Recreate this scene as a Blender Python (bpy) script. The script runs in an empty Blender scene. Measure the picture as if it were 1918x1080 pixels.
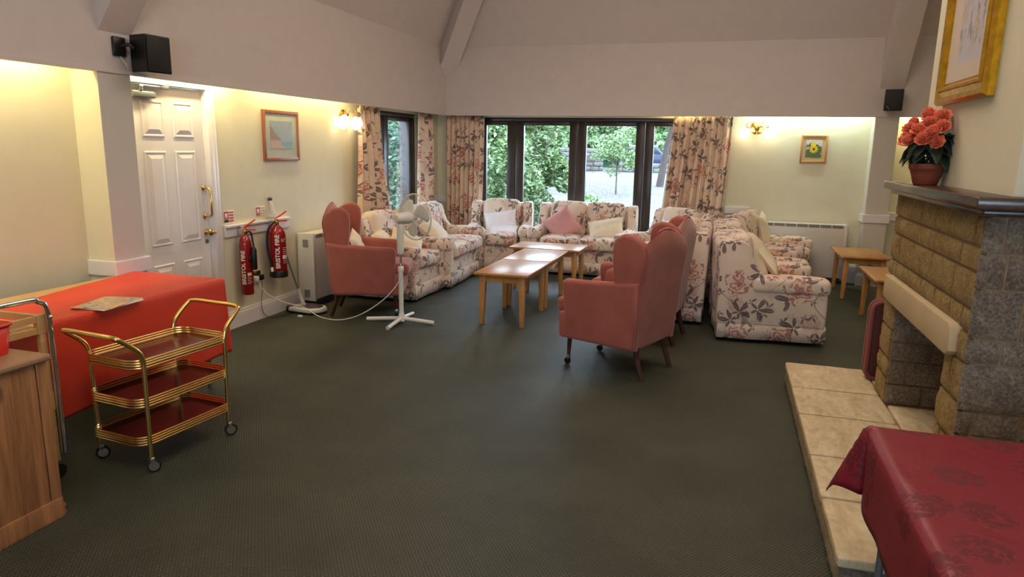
import bpy, bmesh, math, random
from mathutils import Vector, Matrix, noise
from math import sin, cos, pi, radians as rad
random.seed(7)
SC = bpy.context.scene
COL = SC.collection

# ------------------------------------------------------------------ camera, world, light, exposure
W_PX, H_PX, F_PX = 1918, 1080, 1302.3
cam_d = bpy.data.cameras.new('camera'); cam = bpy.data.objects.new('camera', cam_d); COL.objects.link(cam)
cam_d.sensor_width = 36; cam_d.lens = 36*F_PX/W_PX; cam_d.clip_end = 400; cam_d.clip_start = .05
YAW, PIT, ROL = 0.29352418, -0.19977253, 0.01763896
Rm = Matrix.Rotation(YAW, 4, 'Z') @ Matrix.Rotation(pi/2+PIT, 4, 'X') @ Matrix.Rotation(ROL, 4, 'Z')
cam.matrix_world = Matrix.Translation((0, 0, 1.57)) @ Rm
SC.camera = cam
SC.view_settings.view_transform = 'Standard'; SC.view_settings.look = 'None'
SC.view_settings.gamma = 1; SC.view_settings.use_curve_mapping = False
SC.view_settings.exposure = 0.0
try:
    SC.cycles.max_bounces = 8; SC.cycles.diffuse_bounces = 5; SC.cycles.transparent_max_bounces = 12
    SC.cycles.sample_clamp_indirect = 6; SC.cycles.caustics_reflective = False; SC.cycles.caustics_refractive = False
    SC.cycles.use_denoising = True
except Exception: pass

wd = bpy.data.worlds.new('World'); SC.world = wd; wd.use_nodes = True
wd.node_tree.nodes['Background'].inputs[0].default_value = (.62, .81, 1, 1)
wd.node_tree.nodes['Background'].inputs[1].default_value = 13.0

def area(name, loc, direction, sx, sy, power, col=(1, 1, 1), spread=pi, portal=False):
    l = bpy.data.lights.new(name, 'AREA'); l.shape = 'RECTANGLE'; l.size = sx; l.size_y = sy
    l.energy = power; l.color = col; l.spread = spread
    o = bpy.data.objects.new(name, l); COL.objects.link(o); o.location = loc
    o.rotation_euler = Vector(direction).to_track_quat('-Z', 'Y').to_euler()
    if portal: l.cycles.is_portal = True
    return o
def point(name, loc, power, col, r=.03):
    l = bpy.data.lights.new(name, 'POINT'); l.energy = power; l.color = col; l.shadow_soft_size = r
    o = bpy.data.objects.new(name, l); COL.objects.link(o); o.location = loc; return o
WARM = (1, .80, .62)
# fill lights without fittings, added out of frame to lift room and ceiling
area('overhead_fill_light', (-.6, 1.0, 4.1), (0, 0, -1), 2.2, 2.2, 64, WARM)
area('overhead_fill_light', (-.4, 5.4, 4.0), (0, 0, -1), 2.2, 2.2, 52, WARM)
area('ceiling_fill_uplight', (-.1, 5.0, 3.2), (0, 0, 1), 1.6, 1.6, 48, (1, .86, .74))
# fluorescent tubes behind the fascia (cove lighting)
YEL = (1, .82, .40)
for y0, y1, p in ((1.2, 3.4, 16), (3.9, 5.0, 10), (5.2, 6.8, 8)):
    area('cove_tube_light', (-3.86, (y0+y1)/2, 2.13), (-.35, 0, -1), y1-y0, .04, p, YEL)
area('cove_tube_light', (.85, 9.27, 2.13), (0, .35, -1), 1.35, .04, 9.5, (.80, 1, .84))
area('cove_tube_light', (-.55, 9.27, 2.13), (0, .3, -1), .5, .03, 1.6, YEL)
area('cove_tube_light', (2.25, 9.27, 2.13), (0, .35, -1), .8, .04, 7, YEL)
# portals: the real openings daylight comes through
area('portal_back', (-1.95, 9.5, 1.0), (0, -1, 0), 2.9, 1.9, 1, portal=True)
area('portal_side', (-4.1, 8.0, 1.0), (1, 0, 0), 1.47, 1.9, 1, portal=True)
area('portal_near', (0, -3.05, 1.55), (0, 1, 0), 2.2, 1.3, 1, portal=True)

# ------------------------------------------------------------------ node helpers
class NT:
    def __init__(s, name):
        s.m = bpy.data.materials.new(name); s.m.use_nodes = True; s.t = s.m.node_tree
        s.b = s.t.nodes['Principled BSDF']
    def n(s, typ, **kw):
        n = s.t.nodes.new(typ)
        for k, v in kw.items(): setattr(n, k, v)
        return n
    def link(s, a, b): s.t.links.new(a, b)
    def put(s, sock, v):
        if isinstance(v, S): s.link(v.o, sock)
        elif isinstance(v, (int, float)):
            sock.default_value = v if not hasattr(sock.default_value, '__len__') else [v]*len(sock.default_value)
        else:
            v = tuple(v)
            if len(sock.default_value) == 4 and len(v) == 3: v = v+(1,)
            sock.default_value = v
    def math(s, op, a, b=None, c=None, clamp=False):
        n = s.n('ShaderNodeMath', operation=op, use_clamp=clamp); s.put(n.inputs[0], a)
        if b is not None: s.put(n.inputs[1], b)
        if c is not None: s.put(n.inputs[2], c)
        return S(s, n.outputs[0])
    def coord(s, kind='Object'): return S(s, s.n('ShaderNodeTexCoord').outputs[kind])
    def sep(s, v):
        n = s.n('ShaderNodeSeparateXYZ'); s.put(n.inputs[0], v); return [S(s, o) for o in n.outputs]
    def comb(s, x=0, y=0, z=0):
        n = s.n('ShaderNodeCombineXYZ'); [s.put(n.inputs[i], v) for i, v in enumerate((x, y, z))]; return S(s, n.outputs[0])
    def map(s, v, scale=(1, 1, 1), loc=(0, 0, 0), rot=(0, 0, 0)):
        n = s.n('ShaderNodeMapping'); s.put(n.inputs[0], v); s.put(n.inputs[1], loc); s.put(n.inputs[2], rot); s.put(n.inputs[3], scale)
        return S(s, n.outputs[0])
    def noise(s, v, scale=5, detail=3, rough=.5, dist=0, out='Fac'):
        n = s.n('ShaderNodeTexNoise'); s.put(n.inputs['Vector'], v)
        s.put(n.inputs['Scale'], scale); s.put(n.inputs['Detail'], detail); s.put(n.inputs['Roughness'], rough); s.put(n.inputs['Distortion'], dist)
        return S(s, n.outputs[out])
    def vor(s, v, scale=5, rnd=1, dims='3D', feature='F1'):
        n = s.n('ShaderNodeTexVoronoi', voronoi_dimensions=dims, feature=feature); s.put(n.inputs['Vector'], v)
        s.put(n.inputs['Scale'], scale); s.put(n.inputs['Randomness'], rnd)
        return n
    def mix(s, f, a, b):
        n = s.n('ShaderNodeMix', data_type='RGBA'); s.put(n.inputs[0], f); s.put(n.inputs[6], a); s.put(n.inputs[7], b); return S(s, n.outputs[2])
    def ramp(s, f, stops):
        n = s.n('ShaderNodeValToRGB'); s.put(n.inputs[0], f); e = n.color_ramp.elements
        while len(e) < len(stops): e.new(.5)
        for i, (p, c) in enumerate(stops): e[i].position = p; e[i].color = tuple(c)+(1,) if len(c) == 3 else c
        return S(s, n.outputs[0])
    def ss(s, v, a, b):   # smoothstep a..b
        n = s.n('ShaderNodeMapRange', interpolation_type='SMOOTHSTEP'); s.put(n.inputs[0], v); s.put(n.inputs[1], a); s.put(n.inputs[2], b)
        return S(s, n.outputs[0])
    def fin(s, color=None, rough=.5, metal=0, bump=None, bs=.3, bd=.01, **kw):
        if color is not None: s.put(s.b.inputs['Base Color'], color)
        s.put(s.b.inputs['Roughness'], rough); s.put(s.b.inputs['Metallic'], metal)
        for k, v in kw.items(): s.put(s.b.inputs[k.replace('_', ' ')], v)
        if bump is not None:
            n = s.n('ShaderNodeBump'); s.put(n.inputs['Strength'], bs); s.put(n.inputs['Distance'], bd); s.put(n.inputs['Height'], bump)
            s.link(n.outputs[0], s.b.inputs['Normal'])
        return s.m
class S:
    def __init__(s, t, o): s.t = t; s.o = o
    def __add__(s, b): return s.t.math('ADD', s, b)
    def __radd__(s, b): return s.t.math('ADD', s, b)
    def __sub__(s, b): return s.t.math('SUBTRACT', s, b)
    def __rsub__(s, b): return s.t.math('SUBTRACT', b, s)
    def __mul__(s, b): return s.t.math('MULTIPLY', s, b)
    def __rmul__(s, b): return s.t.math('MULTIPLY', s, b)
    def __truediv__(s, b): return s.t.math('DIVIDE', s, b)

def hexc(r, g, b):   # sRGB 0..255 -> linear
    f = lambda c: (c/255/12.92) if c <= 10 else ((c/255+.055)/1.055)**2.4
    return (f(r), f(g), f(b))

def plain(name, col, rough=.5, metal=0, var=.06, vs=8, bs=0, bscale=60, **kw):
    g = NT(name); c = g.coord()
    n = g.noise(c, vs, 3)
    lo = tuple(x*(1-var) for x in col); hi = tuple(min(1, x*(1+var)) for x in col)
    colr = g.ramp(n, [(.3, lo), (.7, hi)])
    b = g.noise(c, bscale, 3) if bs else None
    return g.fin(colr, rough, metal, b, bs, .004, **kw)

def wood(name, c1, c2, axis=0, rough=.35, scale=1.0, plank=0, knots=False):
    g = NT(name); c = g.coord()
    sc = [14*scale]*3; sc[axis] = 1.0*scale
    v = g.map(c, sc)
    n1 = g.noise(v, 1.6, 5, .6, 1.2); n2 = g.noise(g.map(c, [s*6 for s in sc]), 1.5, 3)
    f = n1*.75+n2*.3
    if plank:
        xyz = g.sep(c); a = xyz[1 if axis == 0 else 0]
        cell = g.math('FLOOR', a*plank)
        wn = g.n('ShaderNodeTexWhiteNoise', noise_dimensions='1D'); g.put(wn.inputs['W'], cell)
        f = f+(S(g, wn.outputs['Value'])-.5)*.35
    colr = g.ramp(f, [(.25, c1), (.5, tuple((a+b)/2 for a, b in zip(c1, c2))), (.75, c2)])
    if knots:
        vv = g.vor(g.map(c, (3, 3, 1.2)), 1.3)
        k = g.ss(S(g, vv.outputs['Distance']), .09, .02)
        colr = g.mix(k*.7, colr, tuple(x*.3 for x in c1))
    return g.fin(colr, rough, 0, f, .08, .003)

def floral(name, tint=(1, 1, 1), S0=.62):
    g = NT(name); uv0 = g.coord('UV')
    wob = g.noise(uv0, 9, 2, out='Color')
    vm = g.n('ShaderNodeVectorMath', operation='MULTIPLY_ADD'); g.put(vm.inputs[0], wob); vm.inputs[1].default_value = (.03, .03, 0); g.link(uv0.o, vm.inputs[2])
    uv = S(g, vm.outputs[0])
    def cells(scale, off, rnd=.8):
        v = g.vor(g.map(uv, (1, 1, 1), off), scale*S0, rnd, '2D')
        p = g.n('ShaderNodeVectorMath', operation='SUBTRACT'); g.link(g.map(uv, (scale*S0,)*3, tuple(o*scale*S0 for o in off)).o, p.inputs[0])
        q = g.n('ShaderNodeVectorMath', operation='SCALE'); g.link(v.outputs['Position'], q.inputs[0]); q.inputs['Scale'].default_value = scale*S0
        g.link(q.outputs[0], p.inputs[1])
        x, y, _ = g.sep(S(g, p.outputs[0]))
        cr, cg, cb = g.sep(S(g, v.outputs['Color']))
        r = g.math('SQRT', x*x+y*y); th = g.math('ARCTAN2', y, x)
        return r, th, cr, cg, cb
    def leaves(scale, off, k, R, thr, rnd=.8):
        r, th, cr, cg, cb = cells(scale, off, rnd)
        a = g.math('ABSOLUTE', g.math('COSINE', (th+cr*6.28)*(k/2)))
        prof = g.math('POWER', a, 1.6)*R*(g.math('SINE', th*1+cg*6)*.3+.8)
        m = g.ss(prof-r, 0, .012*scale)*g.ss(r, .02, .05)*g.ss(cb, thr, thr+.02)
        vein = g.math('POWER', g.math('ABSOLUTE', g.math('COSINE', (th+cr*6.28)*(k/2))), 40)
        return m, vein, r
    cream = g.mix(g.noise(uv, 5, 2), hexc(224, 200, 176), hexc(236, 218, 200))
    # faint sprigs
    m4, v4, _ = leaves(10, (3.1, 1.7, 0), 7, .4, .55)
    col = g.mix(m4*.45, cream, hexc(186, 150, 158))
    # soft blush background flowers
    r, th, cr, cg, cb = cells(6.2, (.37, .61, 0))
    pet = g.math('SINE', r*36+g.noise(uv, 24, 2)*20)
    mb = g.ss(r+pet*.03, .34, .25)*g.ss(cb, .62, .64)
    col = g.mix(mb*.6, col, g.mix(g.ss(pet, -.6, .8), hexc(200, 150, 138), hexc(228, 196, 178)))
    # stems
    st = g.math('ABSOLUTE', g.noise(g.map(uv, (1, 1, 1), (5, 2, 0)), 3.2*S0, 1, .3)-.5)
    col = g.mix(g.ss(st, .008, .003)*.7*g.ss(g.noise(uv, 2.2, 1), .45, .55), col, hexc(112, 88, 84))
    # leaf sprays
    m1, v1, r1 = leaves(7.0, (.1, .9, 0), 5, .55, .22)
    lc = g.mix(g.noise(uv, 16, 2), hexc(66, 50, 56), hexc(118, 96, 98)); lc = g.mix(v1*.6, lc, hexc(160, 140, 136))
    col = g.mix(m1*.92, col, lc)
    m2, v2, r2 = leaves(12, (1.3, .2, 0), 4, .42, .5)
    col = g.mix(m2*.85, col, g.mix(v2*.5, hexc(88, 70, 74), hexc(150, 130, 126)))
    # roses
    r, th, cr, cg, cb = cells(4.6, (.77, .33, 0))
    pet = g.math('SINE', r*46+g.noise(uv, 15, 2)*22+g.math('SINE', th*5)*1.2)
    edge = g.math('SINE', th*5+cg*6)*.035
    mr = g.ss(r+edge, .31, .28)*g.ss(cb, .5, .52)
    rc = g.mix(g.ss(pet, -.7, .7), g.mix(g.ss(cr, .3, .7), hexc(176, 98, 92), hexc(196, 132, 112)), hexc(236, 208, 190))
    rc = g.mix(g.ss(r, .16, .02)*.5, rc, hexc(160, 72, 70))
    col = g.mix(mr*.92, col, rc)
    tn = g.n('ShaderNodeMix', data_type='RGBA', blend_type='MULTIPLY'); tn.inputs[0].default_value = 1; g.link(col.o, tn.inputs[6]); tn.inputs[7].default_value = tint+(1,)
    weave = g.noise(uv, 260, 2)+g.noise(uv, 14, 3)*1.5
    return g.fin(S(g, tn.outputs[2]), .85, 0, weave, .25, .006, Sheen_Weight=.15)

M = {}
M['wall'] = plain('wall_paint_green_cream', hexc(224, 219, 194), .75, var=.02, bs=.12, bscale=120)
M['recess'] = plain('wall_paint_cream', hexc(228, 220, 196), .75, var=.02, bs=.1, bscale=120)
M['fascia'] = plain('plaster_off_white', hexc(214, 204, 199), .8, var=.02, bs=.08, bscale=90)
M['piershade'] = plain('pier_shade_grey', hexc(206, 202, 192), .75, var=.02)  # greyer than the wall: shade outside the cove light put into the colour
M['gloss'] = plain('white_gloss_paint', hexc(232, 228, 230), .28, var=.015)
M['fabric'] = floral('floral_linen')
M['curtain'] = floral('floral_curtain_cotton', (1, .96, .9), .66)
def pinkm(name, c):
    g = NT(name); c0 = g.coord(); n = g.noise(c0, 6, 4); f = g.noise(g.map(c0, (1, 1, .15)), 300, 2)
    col = g.ramp(n*.7+f*.3, [(.3, tuple(x*.82 for x in c)), (.7, tuple(min(1, x*1.15) for x in c))])
    return g.fin(col, .8, 0, f+g.noise(c0, 12, 2)*2, .15, .004, Sheen_Weight=.35, Sheen_Roughness=.4)
M['pink'] = pinkm('dusty_pink_velvet', hexc(164, 90, 78))
M['pinkdark'] = pinkm('maroon_velvet', hexc(78, 34, 36))
M['piping'] = pinkm('dark_pink_piping', hexc(140, 70, 62))
M['cream'] = plain('cream_cushion_cotton', hexc(232, 218, 190), .85, var=.04, bs=.15, bscale=30)
M['white_cloth'] = plain('white_cushion_cotton', hexc(238, 234, 236), .85, var=.03, bs=.2, bscale=20)
M['rosecloth'] = plain('pink_cushion_cotton', hexc(206, 150, 148), .85, var=.1, vs=5, bs=.25, bscale=16)
M['oak'] = wood('golden_oak', hexc(178, 122, 62), hexc(214, 160, 96), 0, .28, 1.0, plank=9)
M['oakleg'] = wood('golden_oak_leg', hexc(172, 116, 58), hexc(210, 156, 92), 2, .35)
M['darkwood'] = wood('dark_mahogany', hexc(48, 26, 20), hexc(84, 48, 34), 2, .35)
M['mantelwood'] = wood('dark_mantel_wood', hexc(52, 40, 36), hexc(92, 74, 64), 1, .22)
M['frame'] = wood('dark_stained_window_frame', hexc(34, 26, 24), hexc(60, 46, 40), 2, .3)
M['pine'] = wood('knotty_pine', hexc(112, 68, 40), hexc(190, 134, 88), 2, .45, .8, knots=True)
M['pinetop'] = wood('pine_worktop', hexc(140, 104, 76), hexc(176, 138, 108), 1, .4)
M['beech'] = wood('beech_tray', hexc(196, 152, 96), hexc(228, 190, 136), 1, .4)
M['brass'] = plain('polished_brass', hexc(232, 198, 128), .24, 1, var=.05)
M['gold'] = plain('gilt_frame', hexc(206, 156, 40), .3, .85, var=.2, vs=20, bs=.2, bscale=60)
M['chrome'] = plain('chrome', (.75, .75, .77), .1, 1, var=.02)
M['steel'] = plain('grey_painted_steel', hexc(120, 126, 134), .4, .5)
M['black'] = plain('black_plastic', hexc(20, 20, 22), .35)
M['blackrub'] = plain('black_rubber', hexc(14, 14, 15), .6)
M['whitep'] = plain('white_plastic', hexc(226, 224, 216), .35, var=.02)
M['heater'] = plain('heater_enamel', hexc(222, 216, 206), .35, var=.02)
M['heatdark'] = plain('heater_grille_dark', hexc(60, 58, 58), .5)
M['red'] = plain('extinguisher_red', hexc(142, 10, 18), .25, var=.05, Coat_Weight=.5)
M['redplastic'] = plain('red_plastic', hexc(214, 46, 30), .35)
M['lever'] = plain('orange_red_lever', hexc(214, 62, 36), .35)
M['sign_red'] = plain('sign_red', hexc(196, 40, 44), .5)
M['sign_blue'] = plain('sign_dark', hexc(40, 36, 50), .5)
M['sign_cream'] = plain('sign_cream', hexc(206, 176, 124), .5)
M['paper'] = plain('white_paper', hexc(236, 232, 226), .6, var=.02)
M['laquer'] = plain('maroon_formica_tray', hexc(74, 22, 18), .16, var=.15, vs=4)
M['terracotta'] = plain('terracotta', hexc(132, 64, 42), .6, var=.08)
M['leaf'] = plain('dark_green_leaf', hexc(36, 50, 34), .55, var=.4, vs=20)
M['petal'] = plain('coral_petal', hexc(232, 112, 76), .55, var=.3, vs=30)
M['purple'] = plain('mauve_plastic', hexc(74, 62, 84), .3)
M['sootmortar'] = plain('beige_mortar', hexc(150, 126, 96), .95, var=.15, vs=30, bs=.5, bscale=150)
M['barkm'] = plain('bark', hexc(70, 58, 54), .9, var=.3, vs=12, bs=.6, bscale=20)
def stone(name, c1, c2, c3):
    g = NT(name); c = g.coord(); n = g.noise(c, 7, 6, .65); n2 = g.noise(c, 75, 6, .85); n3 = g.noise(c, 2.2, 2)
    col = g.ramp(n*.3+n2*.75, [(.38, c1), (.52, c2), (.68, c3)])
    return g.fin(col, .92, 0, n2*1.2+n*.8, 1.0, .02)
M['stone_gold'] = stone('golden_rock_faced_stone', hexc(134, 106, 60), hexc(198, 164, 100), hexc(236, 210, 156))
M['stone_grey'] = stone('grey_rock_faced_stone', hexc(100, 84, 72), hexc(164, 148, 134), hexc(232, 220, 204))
M['stone_smooth'] = plain('smooth_limestone_lintel', hexc(196, 174, 136), .8, var=.08, vs=3, bs=.1, bscale=80)
def flag():
    g = NT('sandstone_flag'); c = g.coord(); n = g.noise(g.map(c, (3, 1, 1)), 4, 6, .6, 1.5); n2 = g.noise(c, 30, 4)
    col = g.ramp(n*.7+n2*.3, [(.3, hexc(176, 154, 118)), (.5, hexc(204, 186, 150)), (.7, hexc(224, 210, 180))])
    return g.fin(col, .6, 0, n+n2*.4, .4, .01)
M['flag'] = flag()
M['kerb'] = stone('rough_kerb_stone', hexc(136, 118, 88), hexc(186, 166, 128), hexc(216, 200, 166))
def carpet():
    g = NT('green_basket_weave_carpet'); c = g.coord(); x, y, z = g.sep(c)
    X = x*62; Y = y*92
    row = g.math('FLOOR', Y); sh = g.math('MODULO', row, 2)*.5
    fx = g.math('ABSOLUTE', g.math('FRACT', X+sh+500)-.5); fy = g.math('ABSOLUTE', g.math('FRACT', Y+500)-.5)
    h = g.ss(fx, .5, .2)*g.ss(fy, .5, .15)
    n = g.noise(c, 1.3, 4, .6); n2 = g.noise(c, 240, 2)
    base = g.mix(g.ss(n, .35, .65), hexc(70, 74, 58), hexc(88, 92, 74))
    col = g.mix(h*.8+n2*.3, tuple(v*.10 for v in hexc(60, 64, 50)), base)
    return g.fin(col, .55, 0, h+n2*.5, .5, .004, Specular_IOR_Level=.45)
M['carpet'] = carpet()
def damask():
    g = NT('maroon_damask'); uv = g.coord('UV'); w = g.noise(uv, 4, 3, .6, 1.5); v = g.vor(uv, 5, 1, '2D')
    f = g.ss(S(g, v.outputs['Distance'])+w*.5, .62, .5)*g.ss(g.noise(uv, 26, 2, .5, 2), .42, .5)
    col = g.mix(f, hexc(130, 28, 44), hexc(100, 14, 30))
    return g.fin(col, g.mix(f, (.38,)*3, (.6,)*3), 0, g.noise(uv, 5, 3, .5, 1)+g.noise(uv, 300, 1)*.1, .3, .02)
M['damask'] = damask()
M['redcloth'] = plain('orange_red_paper_cloth', hexc(216, 62, 34), .5, var=.04, vs=3, bs=.15, bscale=9)
g = NT('window_glass'); M['glass'] = g.fin((1, 1, 1), 0, 0, Transmission_Weight=1.0, IOR=1.0, Specular_IOR_Level=.3); 
# thin clear pane: mostly transparent with a weak mirror
g = NT('clear_pane'); tr = g.n('ShaderNodeBsdfTransparent'); gl = g.n('ShaderNodeBsdfGlossy'); gl.inputs['Roughness'].default_value = .02
lw = g.n('ShaderNodeLayerWeight'); lw.inputs[0].default_value = .25; mx = g.n('ShaderNodeMixShader')
mm = g.math('MULTIPLY', S(g, lw.outputs['Fresnel']), .35); g.link(mm.o, mx.inputs[0]); g.link(tr.outputs[0], mx.inputs[1]); g.link(gl.outputs[0], mx.inputs[2])
g.link(mx.outputs[0], g.t.nodes['Material Output'].inputs[0]); M['pane'] = g.m
g = NT('lit_opal_glass'); M['opal'] = g.fin((1, .95, .85), .3, 0, Emission_Color=(1, .86, .6), Emission_Strength=3.0)
def leafy(name, c1, c2):
    g = NT(name); oi = g.coord(); n = g.noise(oi, 3.5, 3)
    c1, c2 = [tuple(v*.72 for v in c) for c in (c1, c2)]
    col = g.ramp(n, [(.3, c1), (.7, c2)])
    return g.fin(col, .6)
M['fol_light'] = leafy('pale_green_leaves', hexc(92, 124, 74), hexc(160, 182, 128))
M['fol_blue'] = leafy('cool_green_leaves', hexc(70, 118, 96), hexc(132, 166, 146))
M['fol_dark'] = leafy('deep_green_leaves', hexc(48, 86, 64), hexc(100, 140, 104))
def litter():
    g = NT('leaf_litter_ground'); c = g.coord(); v = g.vor(c, 9, 1); n = g.noise(c, .5, 3)
    n2 = g.noise(c, 16, 3, .7)
    col = g.ramp(n2, [(.44, hexc(24, 22, 19)), (.5, hexc(66, 60, 57)), (.56, hexc(108, 99, 95))])
    col = g.mix(g.ss(n, .52, .66), col, hexc(84, 104, 64))
    return g.fin(col, .9)
M['litter'] = litter()
M['carpaint'] = plain('dark_blue_car_paint', hexc(40, 50, 70), .2)
M['gardenstone'] = stone('pale_garden_stone', hexc(76, 72, 68), hexc(104, 100, 96), hexc(130, 126, 122))

# ------------------------------------------------------------------ mesh helpers
def tag(o, label=None, cat=None, group=None, kind=None):
    if label: o['label'] = label
    if cat: o['category'] = cat
    if group: o['group'] = group
    if kind: o['kind'] = kind
    return o
def obj(name, bm, mat, parent=None, smooth=True, loc=None, rot=None, uvs=1.0):
    bm.normal_update()
    me = bpy.data.meshes.new(name)
    uvl = bm.loops.layers.uv.active or bm.loops.layers.uv.new('UVMap')
    if uvs is not None:
        for f in bm.faces:
            n = f.normal; a = [abs(v) for v in n]; k = a.index(max(a))
            for l in f.loops:
                co = l.vert.co
                l[uvl].uv = ((co.y, co.z) if k == 0 else (co.x+.37, co.z+.11) if k == 1 else (co.x+.21, co.y+.53))
    for f in bm.faces: f.smooth = smooth
    bm.to_mesh(me); bm.free()
    me.materials.append(M[mat] if isinstance(mat, str) else mat)
    o = bpy.data.objects.new(name, me); COL.objects.link(o)
    if smooth:
        try: me.set_sharp_from_angle(angle=rad(50))
        except Exception: pass
    if parent is not None: o.parent = parent
    if loc: o.location = loc
    if rot: o.rotation_euler = rot
    return o
def empty(name, loc, rz=0, label=None, cat=None, group=None):
    o = bpy.data.objects.new(name, None); COL.objects.link(o); o.location = loc; o.rotation_euler = (0, 0, rz)
    o.empty_display_size = .1
    return tag(o, label, cat, group)
def kids(o): return [c for c in bpy.data.objects if c.parent == o]
def dup(root, loc, rz, label, group=None):
    def cp(o, par):
        c = o.copy(); COL.objects.link(c)
        if par is not None: c.parent = par
        for ch in kids(o):
            if ch is not c: cp(ch, c)
        return c
    r = cp(root, None); r.location = loc; r.rotation_euler = (0, 0, rz); r['label'] = label
    if group: r['group'] = group
    return r
def new(): return bmesh.new()
def xf(bm, vs, loc=(0, 0, 0), rot=None, mat=None):
    m = Matrix.Translation(loc)
    if rot: m = m @ Matrix.Rotation(rot[2], 4, 'Z') @ Matrix.Rotation(rot[1], 4, 'Y') @ Matrix.Rotation(rot[0], 4, 'X')
    if mat: m = mat
    bmesh.ops.transform(bm, matrix=m, verts=vs)
def box(bm, x0, x1, y0, y1, z0, z1, r=0, seg=2):
    ret = bmesh.ops.create_cube(bm, size=1); vs = ret['verts']
    for v in vs: v.co = Vector((x0+(v.co.x+.5)*(x1-x0), y0+(v.co.y+.5)*(y1-y0), z0+(v.co.z+.5)*(z1-z0)))
    if r > 0:
        es = list({e for v in vs for e in v.link_edges})
        res = bmesh.ops.bevel(bm, geom=es, offset=r, segments=seg, affect='EDGES', profile=.5)
        vs = list({v for f in res['faces'] for v in f.verts} | {v for v in vs if v.is_valid})
    return vs
def bx(name, a, mat, parent=None, r=.004, **k):
    bm = new(); box(bm, *a, r=r); return obj(name, bm, mat, parent, smooth=r > 0, **k)
def rbox(bm, sx, sy, sz, r, n=10, puff=0, nz=0, seed=0, loc=(0, 0, 0), rot=None):
    """soft rounded cushion-like box, centred, with an optional bulge and wrinkle noise"""
    vmap = {}; vs = []
    h = (sx/2, sy/2, sz/2); r = min(r, *h)
    def V(p):
        k = tuple(round(c, 5) for c in p)
        if k in vmap: return vmap[k]
        P = Vector((p[0]*h[0], p[1]*h[1], p[2]*h[2]))
        inner = Vector([max(-(h[i]-r), min(h[i]-r, P[i])) for i in range(3)])
        d = P-inner
        if d.length > 1e-9: P = inner+d.normalized()*r
        if puff:
            for i in range(3):
                a, b = [j for j in range(3) if j != i]
                w = (1-p[a]**2)*(1-p[b]**2)
                P[i] += p[i]*w*puff*(1 if h[i] == min(h) else .35)
        if nz:
            q = P*7+Vector((seed*3.1, seed, 0)); P = P+Vector((noise.noise(q), noise.noise(q+Vector((9, 0, 0))), noise.noise(q+Vector((0, 9, 0)))))*nz
        v = bm.verts.new(P); vmap[k] = v; vs.append(v); return v
    # denser near edges
    t = [-1+2*i/n for i in range(n+1)]
    t = [math.copysign(1-(1-abs(a))**1.35, a) for a in t]
    for ax in range(3):
        for s in (-1, 1):
            for i in range(n):
                for j in range(n):
                    q = []
                    for (a, b) in ((t[i], t[j]), (t[i+1], t[j]), (t[i+1], t[j+1]), (t[i], t[j+1])):
                        p = [0, 0, 0]; p[ax] = s; p[(ax+1) % 3] = a; p[(ax+2) % 3] = b; q.append(V(p))
                    if s < 0: q.reverse()
                    try: bm.faces.new(q)
                    except ValueError: pass
    xf(bm, vs, loc, rot); return vs
def soft(name, size, r, mat, parent, loc=(0, 0, 0), rot=None, puff=0, nz=0, seed=0, n=10):
    bm = new(); rbox(bm, *size, r, n, puff, nz, seed, loc, rot); bm.normal_update(); return obj(name, bm, mat, parent)
def prism(bm, pts, d, bevel=0, axis='x', seg=2):
    """closed outline (2d) extruded centred by d along axis; pts in the other two axes (cyclic order)"""
    def P(a, b, c):
        return {'x': (c, a, b), 'y': (a, c, b), 'z': (a, b, c)}[axis]
    lo = [bm.verts.new(P(a, b, -d/2)) for a, b in pts]; hi = [bm.verts.new(P(a, b, d/2)) for a, b in pts]
    fs = [bm.faces.new(lo), bm.faces.new(hi[::-1])]
    n = len(pts)
    for i in range(n): fs.append(bm.faces.new((lo[(i+1) % n], lo[i], hi[i], hi[(i+1) % n])))
    bmesh.ops.recalc_face_normals(bm, faces=fs)
    vs = lo+hi
    if bevel:
        es = list(fs[0].edges)+list(fs[1].edges)
        res = bmesh.ops.bevel(bm, geom=es, offset=bevel, segments=seg, affect='EDGES', profile=.5)
        vs = list({v for f in res['faces'] for v in f.verts} | {v for v in vs if v.is_valid})
    return vs
def tube(bm, pts, r, seg=8, cap=True, taper=None):
    pts = [Vector(p) for p in pts]; rings = []; up = Vector((0, 0, 1)); prev = None
    for i, p in enumerate(pts):
        t = (pts[min(i+1, len(pts)-1)]-pts[max(i-1, 0)]).normalized()
        if prev is None:
            a = t.cross(up if abs(t.z) < .9 else Vector((1, 0, 0))).normalized()
        else:
            a = (prev-t*prev.dot(t)); a = a.normalized() if a.length > 1e-6 else t.orthogonal().normalized()
        prev = a; b = t.cross(a)
        rr = r if taper is None else r+(taper-r)*i/(len(pts)-1)
        rings.append([bm.verts.new(p+(a*cos(2*pi*k/seg)+b*sin(2*pi*k/seg))*rr) for k in range(seg)])
    for A, B in zip(rings, rings[1:]):
        for k in range(seg): bm.faces.new((A[k], A[(k+1) % seg], B[(k+1) % seg], B[k]))
    if cap: bm.faces.new(rings[0][::-1]); bm.faces.new(rings[-1])
    return [v for R in rings for v in R]
def smooth_path(pts, n=6):
    pts = [Vector(p) for p in pts]; out = []
    for i in range(len(pts)-1):
        p0 = pts[max(i-1, 0)]; p1 = pts[i]; p2 = pts[i+1]; p3 = pts[min(i+2, len(pts)-1)]
        for k in range(n):
            t = k/n
            out.append(.5*((2*p1)+(-p0+p2)*t+(2*p0-5*p1+4*p2-p3)*t*t+(-p0+3*p1-3*p2+p3)*t**3))
    out.append(pts[-1]); return out
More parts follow.
